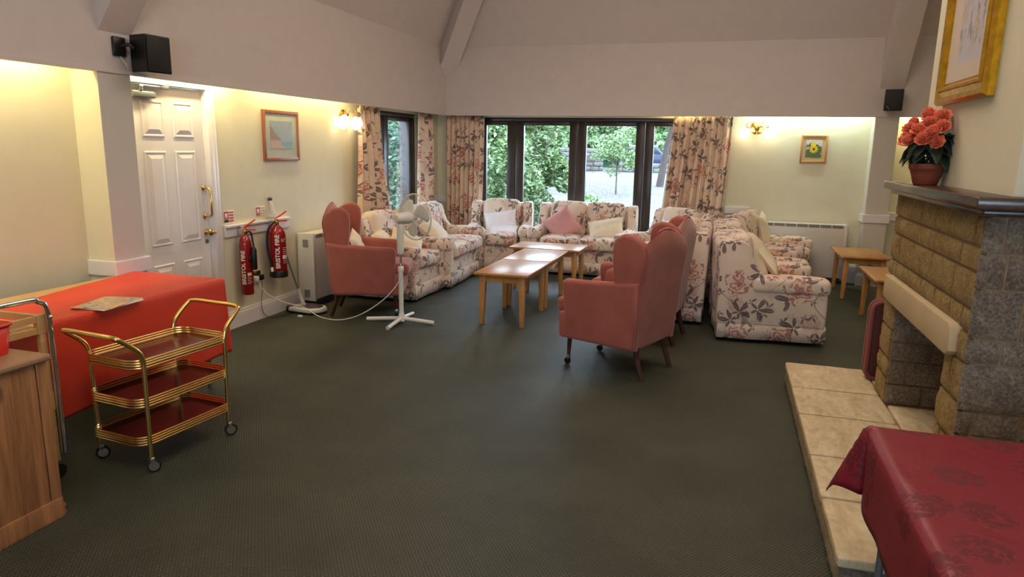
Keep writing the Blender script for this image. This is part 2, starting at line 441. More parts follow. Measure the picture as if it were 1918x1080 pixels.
def tb(name, pts, r, mat, parent, seg=8, sm=0, **k):
    bm = new(); tube(bm, smooth_path(pts, sm) if sm else pts, r, seg, **k); return obj(name, bm, mat, parent)
def lathe(bm, prof, seg=20, loc=(0, 0, 0), rot=None):
    rings = []
    for r, z in prof: rings.append([bm.verts.new((r*cos(2*pi*k/seg), r*sin(2*pi*k/seg), z)) for k in range(seg)])
    for A, B in zip(rings, rings[1:]):
        for k in range(seg): bm.faces.new((A[k], A[(k+1) % seg], B[(k+1) % seg], B[k]))
    bm.faces.new(rings[0][::-1]); bm.faces.new(rings[-1]); vs = [v for R in rings for v in R]
    bmesh.ops.remove_doubles(bm, verts=vs, dist=1e-5) if any(r < 1e-5 for r, z in prof) else None
    vs = [v for v in vs if v.is_valid]
    xf(bm, vs, loc, rot); return vs
def lth(name, prof, mat, parent=None, seg=20, loc=(0, 0, 0), rot=None):
    bm = new(); lathe(bm, prof, seg, loc, rot); return obj(name, bm, mat, parent)
def struct(name, bm, mat, **k): return tag(obj(name, bm, mat, smooth=False, **k), kind='structure')
def quad(bm, *ps): return bm.faces.new([bm.verts.new(p) for p in ps])

# ------------------------------------------------------------------ room shell
XL, XS, YS, YB, ZS = -3.983, -3.767, 9.164, 9.38, 1.992
ZF, ZT = 2.87, 4.4; XR = 3.3; YN = -3.0; SL = 1.35; T = .2
bm = new(); box(bm, XL-.3, XR+.3, YN-.3, YB+.3, -.2, 0); struct('floor', bm, 'carpet')
def wall_open(name, plane, c, lo, hi, z1, opens, mat, t):
    """wall slab from c to c+t with rectangular openings (a0,a1,z0,z1)"""
    bm = new(); cuts = sorted(opens); a = lo
    def bb(a0, a1, z0, zz):
        if a1-a0 < 1e-4 or zz-z0 < 1e-4: return
        c0, c1 = min(c, c+t), max(c, c+t)
        if plane == 'x': box(bm, c0, c1, a0, a1, z0, zz)
        else: box(bm, a0, a1, c0, c1, z0, zz)
    for (a0, a1, z0, zz) in cuts:
        bb(a, a0, 0, z1); bb(a0, a1, 0, z0); bb(a0, a1, zz, z1); a = a1
    bb(a, hi, 0, z1); return struct(name, bm, mat)
WY0, WY1 = 7.15, 8.62; WX0, WX1 = -3.36, -.5; WZ0, WZ1 = .06, 1.975
DY0, DY1 = 3.93, 4.735
wall_open('wall_left', 'x', XL, YN-.3, YB+T, 2.22, [(DY0, DY1, 0, 2.0), (WY0, WY1, WZ0, WZ1)], 'wall', -T)
wall_open('wall_back', 'y', YB, XL, XR+T, 2.22, [(WX0, WX1, WZ0, WZ1)], 'wall', T)
wall_open('wall_far_right', 'x', XR, YN-.3, YB+T, 5, [], 'wall', T)
wall_open('wall_near', 'y', YN, XL-T, XR+T, 5, [(-1.1, 1.1, .9, 2.2)], 'wall', -T)
# fascia (bulkhead) left and back with its closed top over the recess
bm = new()
box(bm, XL, XS-.02, YN, YB, 2.2, 2.25); box(bm, XS-.03, XS, YN, YS, ZS, ZF+.3)
box(bm, XS-.034, XS+.012, YN, YS+.0, ZS-.003, ZS+.018)
struct('wall_fascia_left', bm, 'fascia')
bm = new()
box(bm, XS-.015, XR, YS+.02, YB, 2.2, 2.25); box(bm, XS-.03, XR, YS, YS+.03, ZS, ZF+.3)
box(bm, XS-.03, XR, YS-.012, YS+.034, ZS-.003, ZS+.018)
struct('wall_fascia_back', bm, 'fascia')
# vaulted ceiling: four slopes and a flat
bm = new(); run = (ZT-ZF)/SL
a = [(XS, YN), (XR, YN), (XR, YS), (XS, YS)]; b = [(XS+run, YN+run), (XR-run, YN+run), (XR-run, YS-run), (XS+run, YS-run)]
for i in range(4):
    j = (i+1) % 4; quad(bm, (*a[i], ZF), (*a[j], ZF), (*b[j], ZT), (*b[i], ZT))
quad(bm, *[(*p, ZT) for p in b])
bmesh.ops.remove_doubles(bm, verts=bm.verts, dist=1e-4)
bmesh.ops.recalc_face_normals(bm, faces=bm.faces)
bmesh.ops.solidify(bm, geom=bm.faces[:], thickness=-.06)
struct('ceiling', bm, 'fascia')
# rafters boxed in plaster
def rafter(name, p, d, w, zb, up):
    """p foot on fascia (x,y); d horizontal unit dir; underside z at foot zb; rises SL per up"""
    bm = new(); px = Vector((-d[1], d[0]))*w/2; vs = []
    L = 1.5
    for s in (-.12, L):
        for k, dz in ((1, 0), (-1, 0), (-1, .75), (1, .75)):
            vs.append(bm.verts.new((p[0]+d[0]*s+px[0]*k, p[1]+d[1]*s+px[1]*k, zb+up*s+dz)))
    for f in ((0, 1, 2, 3), (7, 6, 5, 4), (0, 4, 5, 1), (1, 5, 6, 2), (2, 6, 7, 3), (3, 7, 4, 0)): bm.faces.new([vs[i] for i in f])
    bmesh.ops.recalc_face_normals(bm, faces=bm.faces)
    struct(name, bm, 'fascia')
rafter('trim_rafter_back', (1.73, YS), (0, -1), .25, 2.305, SL)
rafter('trim_rafter_left', (XS, 3.685), (1, 0), .25, 2.235, SL)
rafter('trim_rafter_corner', (XS, YS), (.7071, -.7071), .25, 2.5, SL*.7071)
# piers
bm = new(); box(bm, XL, XS, 3.529, 3.781, 0, ZS+.01, r=.006); struct('wall_pier_left', bm, 'piershade')
bm = new(); box(bm, XL, XS-.001, 3.524, 3.53, 0, ZS+.01); struct('wall_pier_return', bm, 'wall')  # near face in wall cream: cove light put into the pier's colour
bm = new(); box(bm, 1.60, 1.85, YS, YB, 0, ZS+.01, r=.006); struct('wall_pier_back', bm, 'piershade')
# dado rails, skirting
def dado(name, a): 
    bm = new(); box(bm, *a, r=.006); struct(name, bm, 'gloss')
bm = new(); box(bm, XL, XL+.022, 4.83, 5.72, .79, .875, r=.004); box(bm, XL, XL+.045, 4.83, 5.72, .87, .89, r=.004); struct('trim_1', bm, 'gloss')
bm = new(); box(bm, XL, XS+.022, 3.505, 3.803, .70, .80, r=.006); struct('trim_2', bm, 'gloss')
bm = new(); box(bm, 1.578, 1.872, YS-.022, YB, .765, .865, r=.006); struct('trim_3', bm, 'gloss')
bm = new(); box(bm, 1.872, XR, YB-.022, YB, .78, .88, r=.006); struct('trim_4', bm, 'gloss')
bm = new(); box(bm, .0, .3, YB-.022, YB, .79, .88, r=.004); struct('trim_5', bm, 'gloss')
bm = new(); box(bm, XL, XL+.022, 9.0, YB, .79, .88, r=.004); box(bm, XL, XL+.5, YB-.022, YB, .79, .88, r=.004); struct('trim_6', bm, 'gloss')
def skirt_prof(name, pieces):
    bm = new()
    for a in pieces:
        box(bm, *a, 0, .125); 
        x0, x1, y0, y1 = a
        if x1-x0 < .05: box(bm, x0, x0+(x1-x0)*.55, y0, y1, .125, .15, r=.003)
        else: box(bm, x0, x1, y0+(y1-y0)*.45, y1, .125, .15, r=.003)
    struct(name, bm, 'gloss')
skirt_prof('baseboard_left', [(XL, XL+.02, 4.80, 7.15), (XL, XL+.02, 8.62, YB), (XL, XL+.02, YN, 3.525)])
skirt_prof('baseboard_back', [(-.5, 1.6, YB-.02, YB), (1.85, XR, YB-.02, YB), (XL, -3.36, YB-.02, YB), (1.58, 1.87, YS-.02, YS)])
# pipe casing in the corner right of the heater
bm = new(); box(bm, 1.47, 1.6, 9.26, YB, 0, .22, r=.01); struct('trim_7', bm, 'gloss')

# door with six raised panels ------------------------------------------------
door = empty('door_1', (XL-.03, DY0, 0)); tag(door, kind='structure')
dw = DY1-DY0-.07
bm = new(); box(bm, -.044, 0, .03, .03+dw, .01, 1.965); obj('door_leaf', bm, 'gloss', door, smooth=False)
cols = ((.125, .335), (.425, .635))
for zz in ((1.60, 1.86), (.80, 1.50), (.20, .66)):
    for c0, c1 in cols:
        c0 += .03; c1 += .03
        bm = new(); z0, z1 = zz
        # recessed moulding then raised field
        def ring(i, o, di, do):
            ps = [(c0+o, z0+o), (c1-o, z0+o), (c1-o, z1-o), (c0+o, z1-o)]; qs = [(c0+i, z0+i), (c1-i, z0+i), (c1-i, z1-i), (c0+i, z1-i)]
            for k in range(4):
                j = (k+1) % 4
                quad(bm, (do, *ps[k]), (do, *ps[j]), (di, *qs[j]), (di, *qs[k]))
        ring(.006, 0, .009, .0005); ring(.014, .006, .009, .009); ring(.02, .014, .003, .009); ring(.055, .02, .014, .003)
        quad(bm, (.014, c0+.055, z0+.055), (.014, c1-.055, z0+.055), (.014, c1-.055, z1-.055), (.014, c0+.055, z1-.055))
        bmesh.ops.recalc_face_normals(bm, faces=bm.faces)
        obj('door_panel', bm, 'gloss', door, smooth=False)
bm = new()
box(bm, -.05, .055, -.03, .025, 0, 1.969, r=.002); box(bm, -.05, .055, .035+dw, .09+dw, 0, 1.969, r=.002); box(bm, -.05, .054, -.03, .09+dw, 1.97, 2.029, r=.002)
box(bm, .03, .05, -.08, -.031, 0, 2.03, r=.002); box(bm, .03, .05, .091+dw, .13+dw, 0, 2.03, r=.002); box(bm, .03, .055, -.08, .13+dw, 2.03, 2.075, r=.004)
obj('door_frame', bm, 'gloss', door)
hy = .03+dw-.035
tb('pull_handle', [(0, hy, 1.21), (.05, hy, 1.21), (.065, hy, 1.195), (.065, hy, 1.0), (.05, hy, .985), (0, hy, .985)], .009, 'brass', door, 10)
for z in (1.21, .985): lth('handle_rose', [(.024, 0), (.024, .006), (.015, .01), (.012, .014)], 'brass', door, 16, (0, hy, z), (0, pi/2, 0))
lth('door_knob', [(.026, 0), (.026, .005), (.012, .01), (.012, .03), (.026, .04), (.028, .052), (.015, .062)], 'brass', door, 16, (0, hy, .855), (0, pi/2, 0))
tb('thumb_turn', [(.05, hy, .855), (.052, hy+.05, .845)], .007, 'brass', door)
lth('lock_escutcheon', [(.018, 0), (.018, .006), (.01, .008)], 'steel', door, 14, (0, hy, .78), (0, pi/2, 0))
dc = empty('door_closer', (XL-.028, DY0+.06, 1.93), 0, 'silver overhead door closer fixed at the top of the white door', 'door closer')
bx('closer_body', (0, .045, .0, .21, -.06, -.012), 'steel', dc, .01)
bx('closer_arm', (.03, .045, .08, .28, .018, .03), 'chrome', dc, .003)
bx('closer_link', (.035, .05, .06, .09, -.012, .03), 'chrome', dc, .003)
bx('arm_shoe', (.03, .07, .26, .31, .01, .035), 'steel', dc, .004)

# windows -------------------------------------------------------------------
def window(name, plane, c, lo, hi, leaves, z0, z1):
    w = empty(name, (0, 0, 0)); tag(w, kind='structure')
    def B(bm, a0, a1, zz0, zz1, d0, d1, r=.004):
        if plane == 'y': box(bm, a0, a1, c+d0, c+d1, zz0, zz1, r=r)
        else: box(bm, c-d1, c-d0, a0, a1, zz0, zz1, r=r)
    bm = new(); B(bm, lo, hi, z1-.05, z1, .0, .205); B(bm, lo, hi, z0, z0+.05, .0, .205); B(bm, lo, lo+.05, z0+.04, z1-.04, .002, .203); B(bm, hi-.05, hi, z0+.04, z1-.04, .002, .203)
    obj('window_frame', bm, 'frame', w)
    for (a0, a1, g0, g1) in leaves:
        bm = new(); B(bm, a0, g0, z0+.05, z1-.05, .015, .075); B(bm, g1, a1, z0+.05, z1-.05, .015, .075)
        B(bm, g0-.002, g1+.002, 1.872, z1-.05, .015, .075); B(bm, g0-.002, g1+.002, z0+.05, .22, .015, .075)
        obj('window_sash', bm, 'frame', w)
        bm = new(); B(bm, g0-.008, g1+.008, .21, 1.88, .04, .046, 0); obj('glass_pane', bm, 'pane', w, smooth=False)
    return w
window('window_1', 'y', YB, WX0, WX1, [(-3.31, -2.83, -3.25, -2.946), (-2.825, -1.955, -2.708, -2.068), (-1.95, -1.065, -1.835, -1.178), (-1.06, -.55, -.945, -.6)], WZ0, WZ1)
window('window_2', 'x', XL, WY0, WY1, [(7.2, 7.75, 7.3, 7.64), (7.76, 8.575, 7.88, 8.475)], WZ0, WZ1)
bm = new()
for x in (-1.1, 0, 1.05): box(bm, x, x+.05, YN-.12, YN-.05, .95, 2.15)
box(bm, -1.1, 1.1, YN-.12, YN-.05, .9, .95); box(bm, -1.1, 1.1, YN-.12, YN-.05, 2.15, 2.2)
struct('window_3', bm, 'frame')

# curtains --------------------------------------------------------------------
def curtain(plane, c, top, bot, nf, label, seed, amp=.035, ztop=1.99, sweep=1.2):
    random.seed(seed); bm = new(); NX, NZ = nf*10, 26; ph = [random.uniform(-.5, .5) for _ in range(nf+1)]
    grid = []; z0 = .03; uvl = bm.loops.layers.uv.new('UVMap')
    for j in range(NZ+1):
        t = j/NZ; z = ztop+(z0-ztop)*t; s = min(1, t*sweep); s = s*s*(3-2*s)
        a0 = top[0]+(bot[0]-top[0])*s; a1 = top[1]+(bot[1]-top[1])*s; row = []
        for i in range(NX+1):
            u = i/NX; f = u*nf; k = int(min(f, nf-1e-6))
            w = sin(2*pi*f+ph[k]*.8*t)*(.75+.5*noise.noise(Vector((k*1.7, seed, t*.8))))
            d = 1.25*amp*w*(.55+.45*min(1, t*4))+.02*noise.noise(Vector((f*.7, t*2, seed)))
            a = a0+(a1-a0)*(u+.25/nf*sin(4*pi*f)*.3)
            p = (a, c-d, z) if plane == 'y' else (c+d, a, z)
            row.append(bm.verts.new(p))
        grid.append(row)
    for j in range(NZ):
        for i in range(NX):
            f = bm.faces.new((grid[j][i], grid[j][i+1], grid[j+1][i+1], grid[j+1][i]))
            full = nf*.13
            for l, (ii, jj) in zip(f.loops, ((i, j), (i+1, j), (i+1, j+1), (i, j+1))):
                l[uvl].uv = (ii/NX*full+seed*.31, 2-jj/NZ*2)
    o = obj('curtain', bm, 'curtain', uvs=None)
    so = o.modifiers.new('thickness', 'SOLIDIFY'); so.thickness = .004
    return tag(o, label, 'curtain', 'floral curtains at the garden windows')
curtain('x', XL+.10, (6.93, 7.44), (6.86, 7.86), 5, 'floral curtain lit amber by the twin wall light beside the side window', 3, .04, sweep=1.0)
curtain('x', XL+.10, (8.5, 9.0), (8.44, 9.0), 4, 'narrow floral curtain between the side window and the room corner', 5, .03)
curtain('y', YB-.10, (-3.80, -3.24), (-3.80, -3.27), 8, 'floral curtain at the left edge of the wide garden doors, in the room corner', 8, .03)
curtain('y', YB-.11, (-.70, .02), (-.80, -.03), 9, 'wide floral curtain at the right edge of the garden doors, behind the sofas', 11, .035)

# ------------------------------------------------------------------ fireplace
XF = .98; Y0, Y1 = 3.08, 4.59; HZ = .15
fp = empty('fireplace', (XF, 3.8, 0), 0, 'golden stone fireplace with a dark mantel shelf and raised flagstone hearth', 'fireplace')
def L(v): return (v[0]-XF, v[1]-3.8, v[2])
def blocks(face, rects, mat, jit, c):
    """rock-faced blocks: rects (a0,a1,z0,z1) on plane face at c, facing -face axis"""
    bm = new(); rng = random.Random(4)
    for (a0, a1, z0, z1) in rects:
        g = .007 if face == 'x' else .0055; a0 += g; a1 -= g; z0 += g; z1 -= g
        if a1-a0 < .02 or z1-z0 < .02: continue
        nx = max(3, int((a1-a0)/.022)); nz = max(3, int((z1-z0)/.022)); base = rng.uniform(0, .008)
        gr = []
        for j in range(nz+1):
            row = []
            for i in range(nx+1):
                a = a0+(a1-a0)*i/nx; z = z0+(z1-z0)*j/nz; e = min(i, nx-i, j, nz-j)
                d = 0 if e == 0 else (jit*(.5+.55*noise.noise(Vector((a*14, z*14, c*7)))+.8*noise.noise(Vector((a*45, z*45, c*3))))*(.8 if e == 1 else 1)+base)
                p = (c-d, a, z) if face == 'x' else (a, c-d, z)
                row.append(bm.verts.new(L(p)))
            gr.append(row)
        for j in range(nz):
            for i in range(nx):
                q = (gr[j][i], gr[j][i+1], gr[j+1][i+1], gr[j+1][i]); bm.faces.new(q if face != 'x' else q[::-1])
        ed = [gr[0][i] for i in range(nx+1)]+[gr[j][nx] for j in range(1, nz+1)]+[gr[nz][i] for i in range(nx-1, -1, -1)]+[gr[j][0] for j in range(nz-1, 0, -1)]
        off = Vector((.02, 0, 0)) if face == 'x' else Vector((0, .02, 0))
        bk = [bm.verts.new(v.co+off) for v in ed]
        for k in range(len(ed)):
            j = (k+1) % len(ed); bm.faces.new((ed[k], ed[j], bk[j], bk[k]))
    bmesh.ops.recalc_face_normals(bm, faces=bm.faces)
    return bm
def courses(a0, a1, zs, rng, lo=.18, hi=.4):
    out = []
    for z0, z1 in zip(zs, zs[1:]):
        a = a0-rng.uniform(0, .12)
        while a < a1:
            b = a+rng.uniform(lo, hi)
            if a1-b < .07: b = a1
            out.append((max(a, a0), min(b, a1), z0, z1)); a = b
    return out
def minus(rects, hole):
    h0, h1, k0, k1 = hole; out = []
    for (a0, a1, z0, z1) in rects:
        if a1 <= h0 or a0 >= h1 or z1 <= k0 or z0 >= k1: out.append((a0, a1, z0, z1)); continue
        if a0 < h0: out.append((a0, h0, z0, z1))
        if a1 > h1: out.append((h1, a1, z0, z1))
        if z1 > k1+.03: out.append((max(a0, h0), min(a1, h1), k1, z1))
        if z0 < k0-.03: out.append((max(a0, h0), min(a1, h1), z0, k0))
    return out
rng = random.Random(12)
zs = [.15, .30, .41, .58, .75, .875, .97, 1.12, 1.22, 1.345]
OY0, OY1 = 3.36, 4.32
R0 = courses(Y0, Y1, zs, rng, .16, .36)
R0 = minus(R0, (3.21, 4.50, .745, .88)); R0 = minus(R0, (OY0, OY1, .0, .75))
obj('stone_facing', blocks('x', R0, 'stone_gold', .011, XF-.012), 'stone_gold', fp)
rng = random.Random(5)
R1 = courses(XF-.024, 2.6, [.0, .13, .27, .46, .56, .76, .86, 1.06, 1.2, 1.345], rng, .13, .30)
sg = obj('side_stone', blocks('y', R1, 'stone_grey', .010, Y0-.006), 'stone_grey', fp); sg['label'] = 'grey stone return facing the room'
# core behind the facing with the firebox hollow
bm = new()
def cb(x0, x1, y0, y1, z0, z1): box(bm, x0-XF, x1-XF, y0-3.8, y1-3.8, z0, z1)
cb(XF, 2.6, Y0, OY0, 0, 1.345); cb(XF, 2.6, OY1, Y1, 0, 1.345); cb(XF, 2.6, OY0, OY1, .75, 1.345); cb(XF+.5, 2.6, OY0, OY1, 0, .75); cb(XF, XF+.5, OY0, OY1, 0, .13)
obj('masonry_core', bm, 'sootmortar', fp, smooth=False)
# firebox lining of grey blocks: back and far cheek
rng = random.Random(9)
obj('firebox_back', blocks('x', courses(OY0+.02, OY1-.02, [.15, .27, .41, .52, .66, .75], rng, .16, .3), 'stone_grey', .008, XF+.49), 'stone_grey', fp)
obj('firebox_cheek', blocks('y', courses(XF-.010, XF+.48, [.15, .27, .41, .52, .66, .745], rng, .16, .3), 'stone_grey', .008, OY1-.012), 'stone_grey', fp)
bm = new(); prism(bm, [(3.21, .77), (3.25, .745), (4.47, .745), (4.5, .77), (4.5, .88), (3.24, .885), (3.21, .86)], .07, .006)
for v in bm.verts: v.co = Vector((v.co.x-.012, v.co.y-3.8, v.co.z))
obj('lintel', bm, 'stone_smooth', fp)
# mantel shelf with moulded underside
mz = 1.345
ms = bx('mantel_shelf', (.895-XF, 2.9-XF, 2.99-3.8, 4.64-3.8, mz+.028, mz+.075), 'mantelwood', fp, .008)
bx('mantel_moulding', (.93-XF, 2.9-XF, 3.03-3.8, 4.61-3.8, mz, mz+.03), 'mantelwood', fp, .01)
# hearth
bm = new()
hb = blocks('x', courses(2.52, 4.97, [.0, .108], random.Random(2), .35, .6), 'flag', .012, .492)
obj('hearth_kerb', hb, 'kerb', fp)
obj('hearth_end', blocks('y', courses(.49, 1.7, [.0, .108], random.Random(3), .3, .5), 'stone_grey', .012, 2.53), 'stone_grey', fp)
bm = new(); cb(.495, XF+.02, 2.54, 4.96, 0, .11); cb(XF, 1.7, 2.54, Y0+.02, 0, .11); cb(XF, 1.5, Y1, 4.96, 0, .11)
obj('hearth_core', bm, 'sootmortar', fp, smooth=False)
ys = [2.5, 2.98, 3.42, 3.98, 4.45, 4.985]
for i in range(5):
    bm = new(); rbox(bm, .5-.006, ys[i+1]-ys[i]-.014, .042, .010, 14, 0, .0025, i, ((.478+XF)/2-XF, (ys[i]+ys[i+1])/2-3.8, .130))
    bm.normal_update(); obj('hearth_slab', bm, 'flag', fp)
for (x0, x1, y0, y1) in ((XF, 1.35, 2.5, 3.06), (1.35, 1.75, 2.5, 3.06), (XF, 1.5, 3.39, 4.29), (XF, 1.5, 4.62, 4.985)):
    bm = new(); rbox(bm, x1-x0-.008, y1-y0-.008, .042, .010, 10, 0, .0025, x0*3+y0, ((x0+x1)/2-XF, (y0+y1)/2-3.8, .130)); bm.normal_update(); obj('hearth_slab', bm, 'flag', fp)
# plaster chimney breast
XP = 1.05
bm = new(); box(bm, XP, 2.6, Y0+.03, 4.53, 1.42, 4.4); struct('wall_right', bm, 'wall')
# picture with gilt frame on the breast
gp = empty('gilt_framed_picture', (XP, 0, 0), 0, 'large gilt-framed pencil sketch of a building above the mantel shelf', 'picture')
gy0, gy1, gz0, gz1 = 3.48, 4.24, 1.82, 2.80
def frame_ring(bm, y0, y1, z0, z1, prof):
    """prof: list of (inset, depth)"""
    rings = []
    for ins, dep in prof:
        rings.append([bm.verts.new((-dep, a, z)) for a, z in ((y0+ins, z0+ins), (y1-ins, z0+ins), (y1-ins, z1-ins), (y0+ins, z1-ins))])
    for A, B in zip(rings, rings[1:]):
        for k in range(4): j = (k+1) % 4; bm.faces.new((A[k], A[j], B[j], B[k]))
    bmesh.ops.recalc_face_normals(bm, faces=bm.faces)
bm = new(); frame_ring(bm, gy0, gy1, gz0, gz1, [(0, .0), (0, .03), (.012, .045), (.03, .045), (.036, .035), (.06, .04), (.066, .05), (.078, .05), (.09, .03), (.1, .03), (.1, .0)])
obj('picture_frame', bm, 'gold', gp, smooth=False)
def sketch():
    g = NT('pencil_sketch'); c = g.coord(); x, y, z = g.sep(c)
    n = g.noise(g.map(c, (1, 9, 6)), 2.2, 5, .75, 1); dy = g.math('ABSOLUTE', y-3.83); dz = g.math('ABSOLUTE', z-2.27)
    m = g.ss(dy, .175, .165)*g.ss(dz, .28, .265); mid = g.ss(g.math('ABSOLUTE', z-2.17), .17, .05)
    col = g.mix(m, hexc(214, 200, 184), hexc(200, 198, 206)); col = g.mix(m*g.ss(n, .5, .6)*mid*.7, col, hexc(120, 112, 108))
    col = g.mix(m*mid*g.ss(g.noise(c, 14, 2), .52, .6)*.35, col, hexc(190, 160, 84))
    return g.fin(col, .5)
bm = new(); box(bm, -.026, -.018, gy0+.09, gy1-.09, gz0+.09, gz1-.09); o = obj('sketch', bm, sketch(), gp, smooth=False)
# the coordinates of the sketch are in the frame's own space

gp.location = (XP, 3.86, gz0)
for o in kids(gp): o.location = (0, -3.86, -gz0)
# potted begonia on the mantel
px, py, pz = .97, 4.05, mz+.0755
pl = empty('potted_begonia', (px, py, pz), 0, 'coral begonia in a terracotta pot on the mantel shelf', 'potted plant')
lth('flower_pot', [(.052, 0), (.056, .004), (.069, .05), (.077, .075), (.081, .078), (.083, .085), (.085, .105), (.079, .107), (.074, .095), (.0, .09)], 'terracotta', pl, 28)
lth('potting_soil', [(.0, .088), (.079, .088), (.078, .093), (0, .096)], 'barkm', pl, 16)
def leaf_faces(bm, base, dirv, ln, wd, droop, seg=4):
    d = Vector(dirv).normalized(); side = d.cross(Vector((0, 0, 1))); side = side.normalized() if side.length > .05 else Vector((1, 0, 0))
    prev = None
    for i in range(seg+1):
        t = i/seg; w = wd*sin(pi*(.12+.86*t))**.8*(1-.25*t) if i < seg else 0.002
        p = Vector(base)+d*ln*t+Vector((0, 0, -droop*t*t*ln)); up = Vector((0, 0, w*.35))
        cur = [bm.verts.new(p-side*w+up), bm.verts.new(p), bm.verts.new(p+side*w+up)]
        if prev:
            for k in range(2): bm.faces.new((prev[k], prev[k+1], cur[k+1], cur[k]))
        prev = cur
rl = random.Random(3)
for k in range(64):
    a = rl.uniform(0, 2*pi); up = rl.uniform(-.3, .9); bm = new(); rr = rl.uniform(.01, .05)
    leaf_faces(bm, (cos(a)*rr, sin(a)*rr, .12+rl.uniform(0, .12)), (cos(a), sin(a), up), rl.uniform(.07, .12), rl.uniform(.035, .055), rl.uniform(.3, 1.2))
    o = obj('leaf', bm, 'leaf', pl); s = o.modifiers.new('t', 'SOLIDIFY'); s.thickness = .0015
for k in range(9):
    a = rl.uniform(0, 2*pi); tb('stem', [(0, 0, .09), (cos(a)*.05, sin(a)*.05, .18), (cos(a)*.09, sin(a)*.09, .26)], .003, 'leaf', pl, 5)
fl = [(-.02, .13, .25), (-.09, .06, .24), (.0, .02, .30), (-.03, -.06, .30), (.02, -.11, .28), (-.05, -.02, .25), (-.06, -.12, .22), (.04, .07, .30), (.0, -.13, .21), (-.08, -.08, .26), (.05, 0, .33), (-.02, .09, .22), (-.02, -.14, .25), (-.06, .10, .30), (-.02, -.02, .34), (-.10, 0, .27), (.03, -.07, .33), (-.09, .11, .21), (-.10, -.03, .21), (.03, .11, .27)]
for (x, y, z) in fl:
    bm = new(); R = rl.uniform(.034, .046)
    for lay, n in ((0, 8), (1, 7), (2, 6), (3, 4)):
        for i in range(n):
            a = 2*pi*i/n+lay*.5; leaf_faces(bm, (0, 0, -.01+lay*.008), (cos(a)-.15, sin(a)*1.0, .1+lay*.6), R*(1-.15*lay), R*.66, -.45, 4)
    o = obj('flower', bm, 'petal', pl, loc=(x, y, z), rot=(rl.uniform(.2, 1.0), rl.uniform(-.9, -.1), 0)); s = o.modifiers.new('t', 'SOLIDIFY'); s.thickness = .001
# loose chair cushion on the far end of the hearth
lc = empty('seat_cushion', (1.09, 4.78, HZ), 0, 'maroon box cushion with pink piping stood upright on the hearth beside the fireplace', 'cushion')
soft('cushion_pad', (.30, .075, .52), .05, 'pinkdark', lc, (0, 0, .262), puff=.01, n=12)
for s in (-1, 1):
    ring = [(-.15+.05+(.2)*0, 0, 0)]
    P = []
    for (cx, cz, a0) in ((.1, .46, 0), (-.1, .46, 90), (-.1, .064, 180), (.1, .064, 270)):
        for k in range(5): a = rad(a0+k*22.5); P.append((cx+.05*cos(a), s*.032, cz+.05*sin(a)))
    P.append(P[0]); tb('piping', P, .013, 'piping', lc, 8)

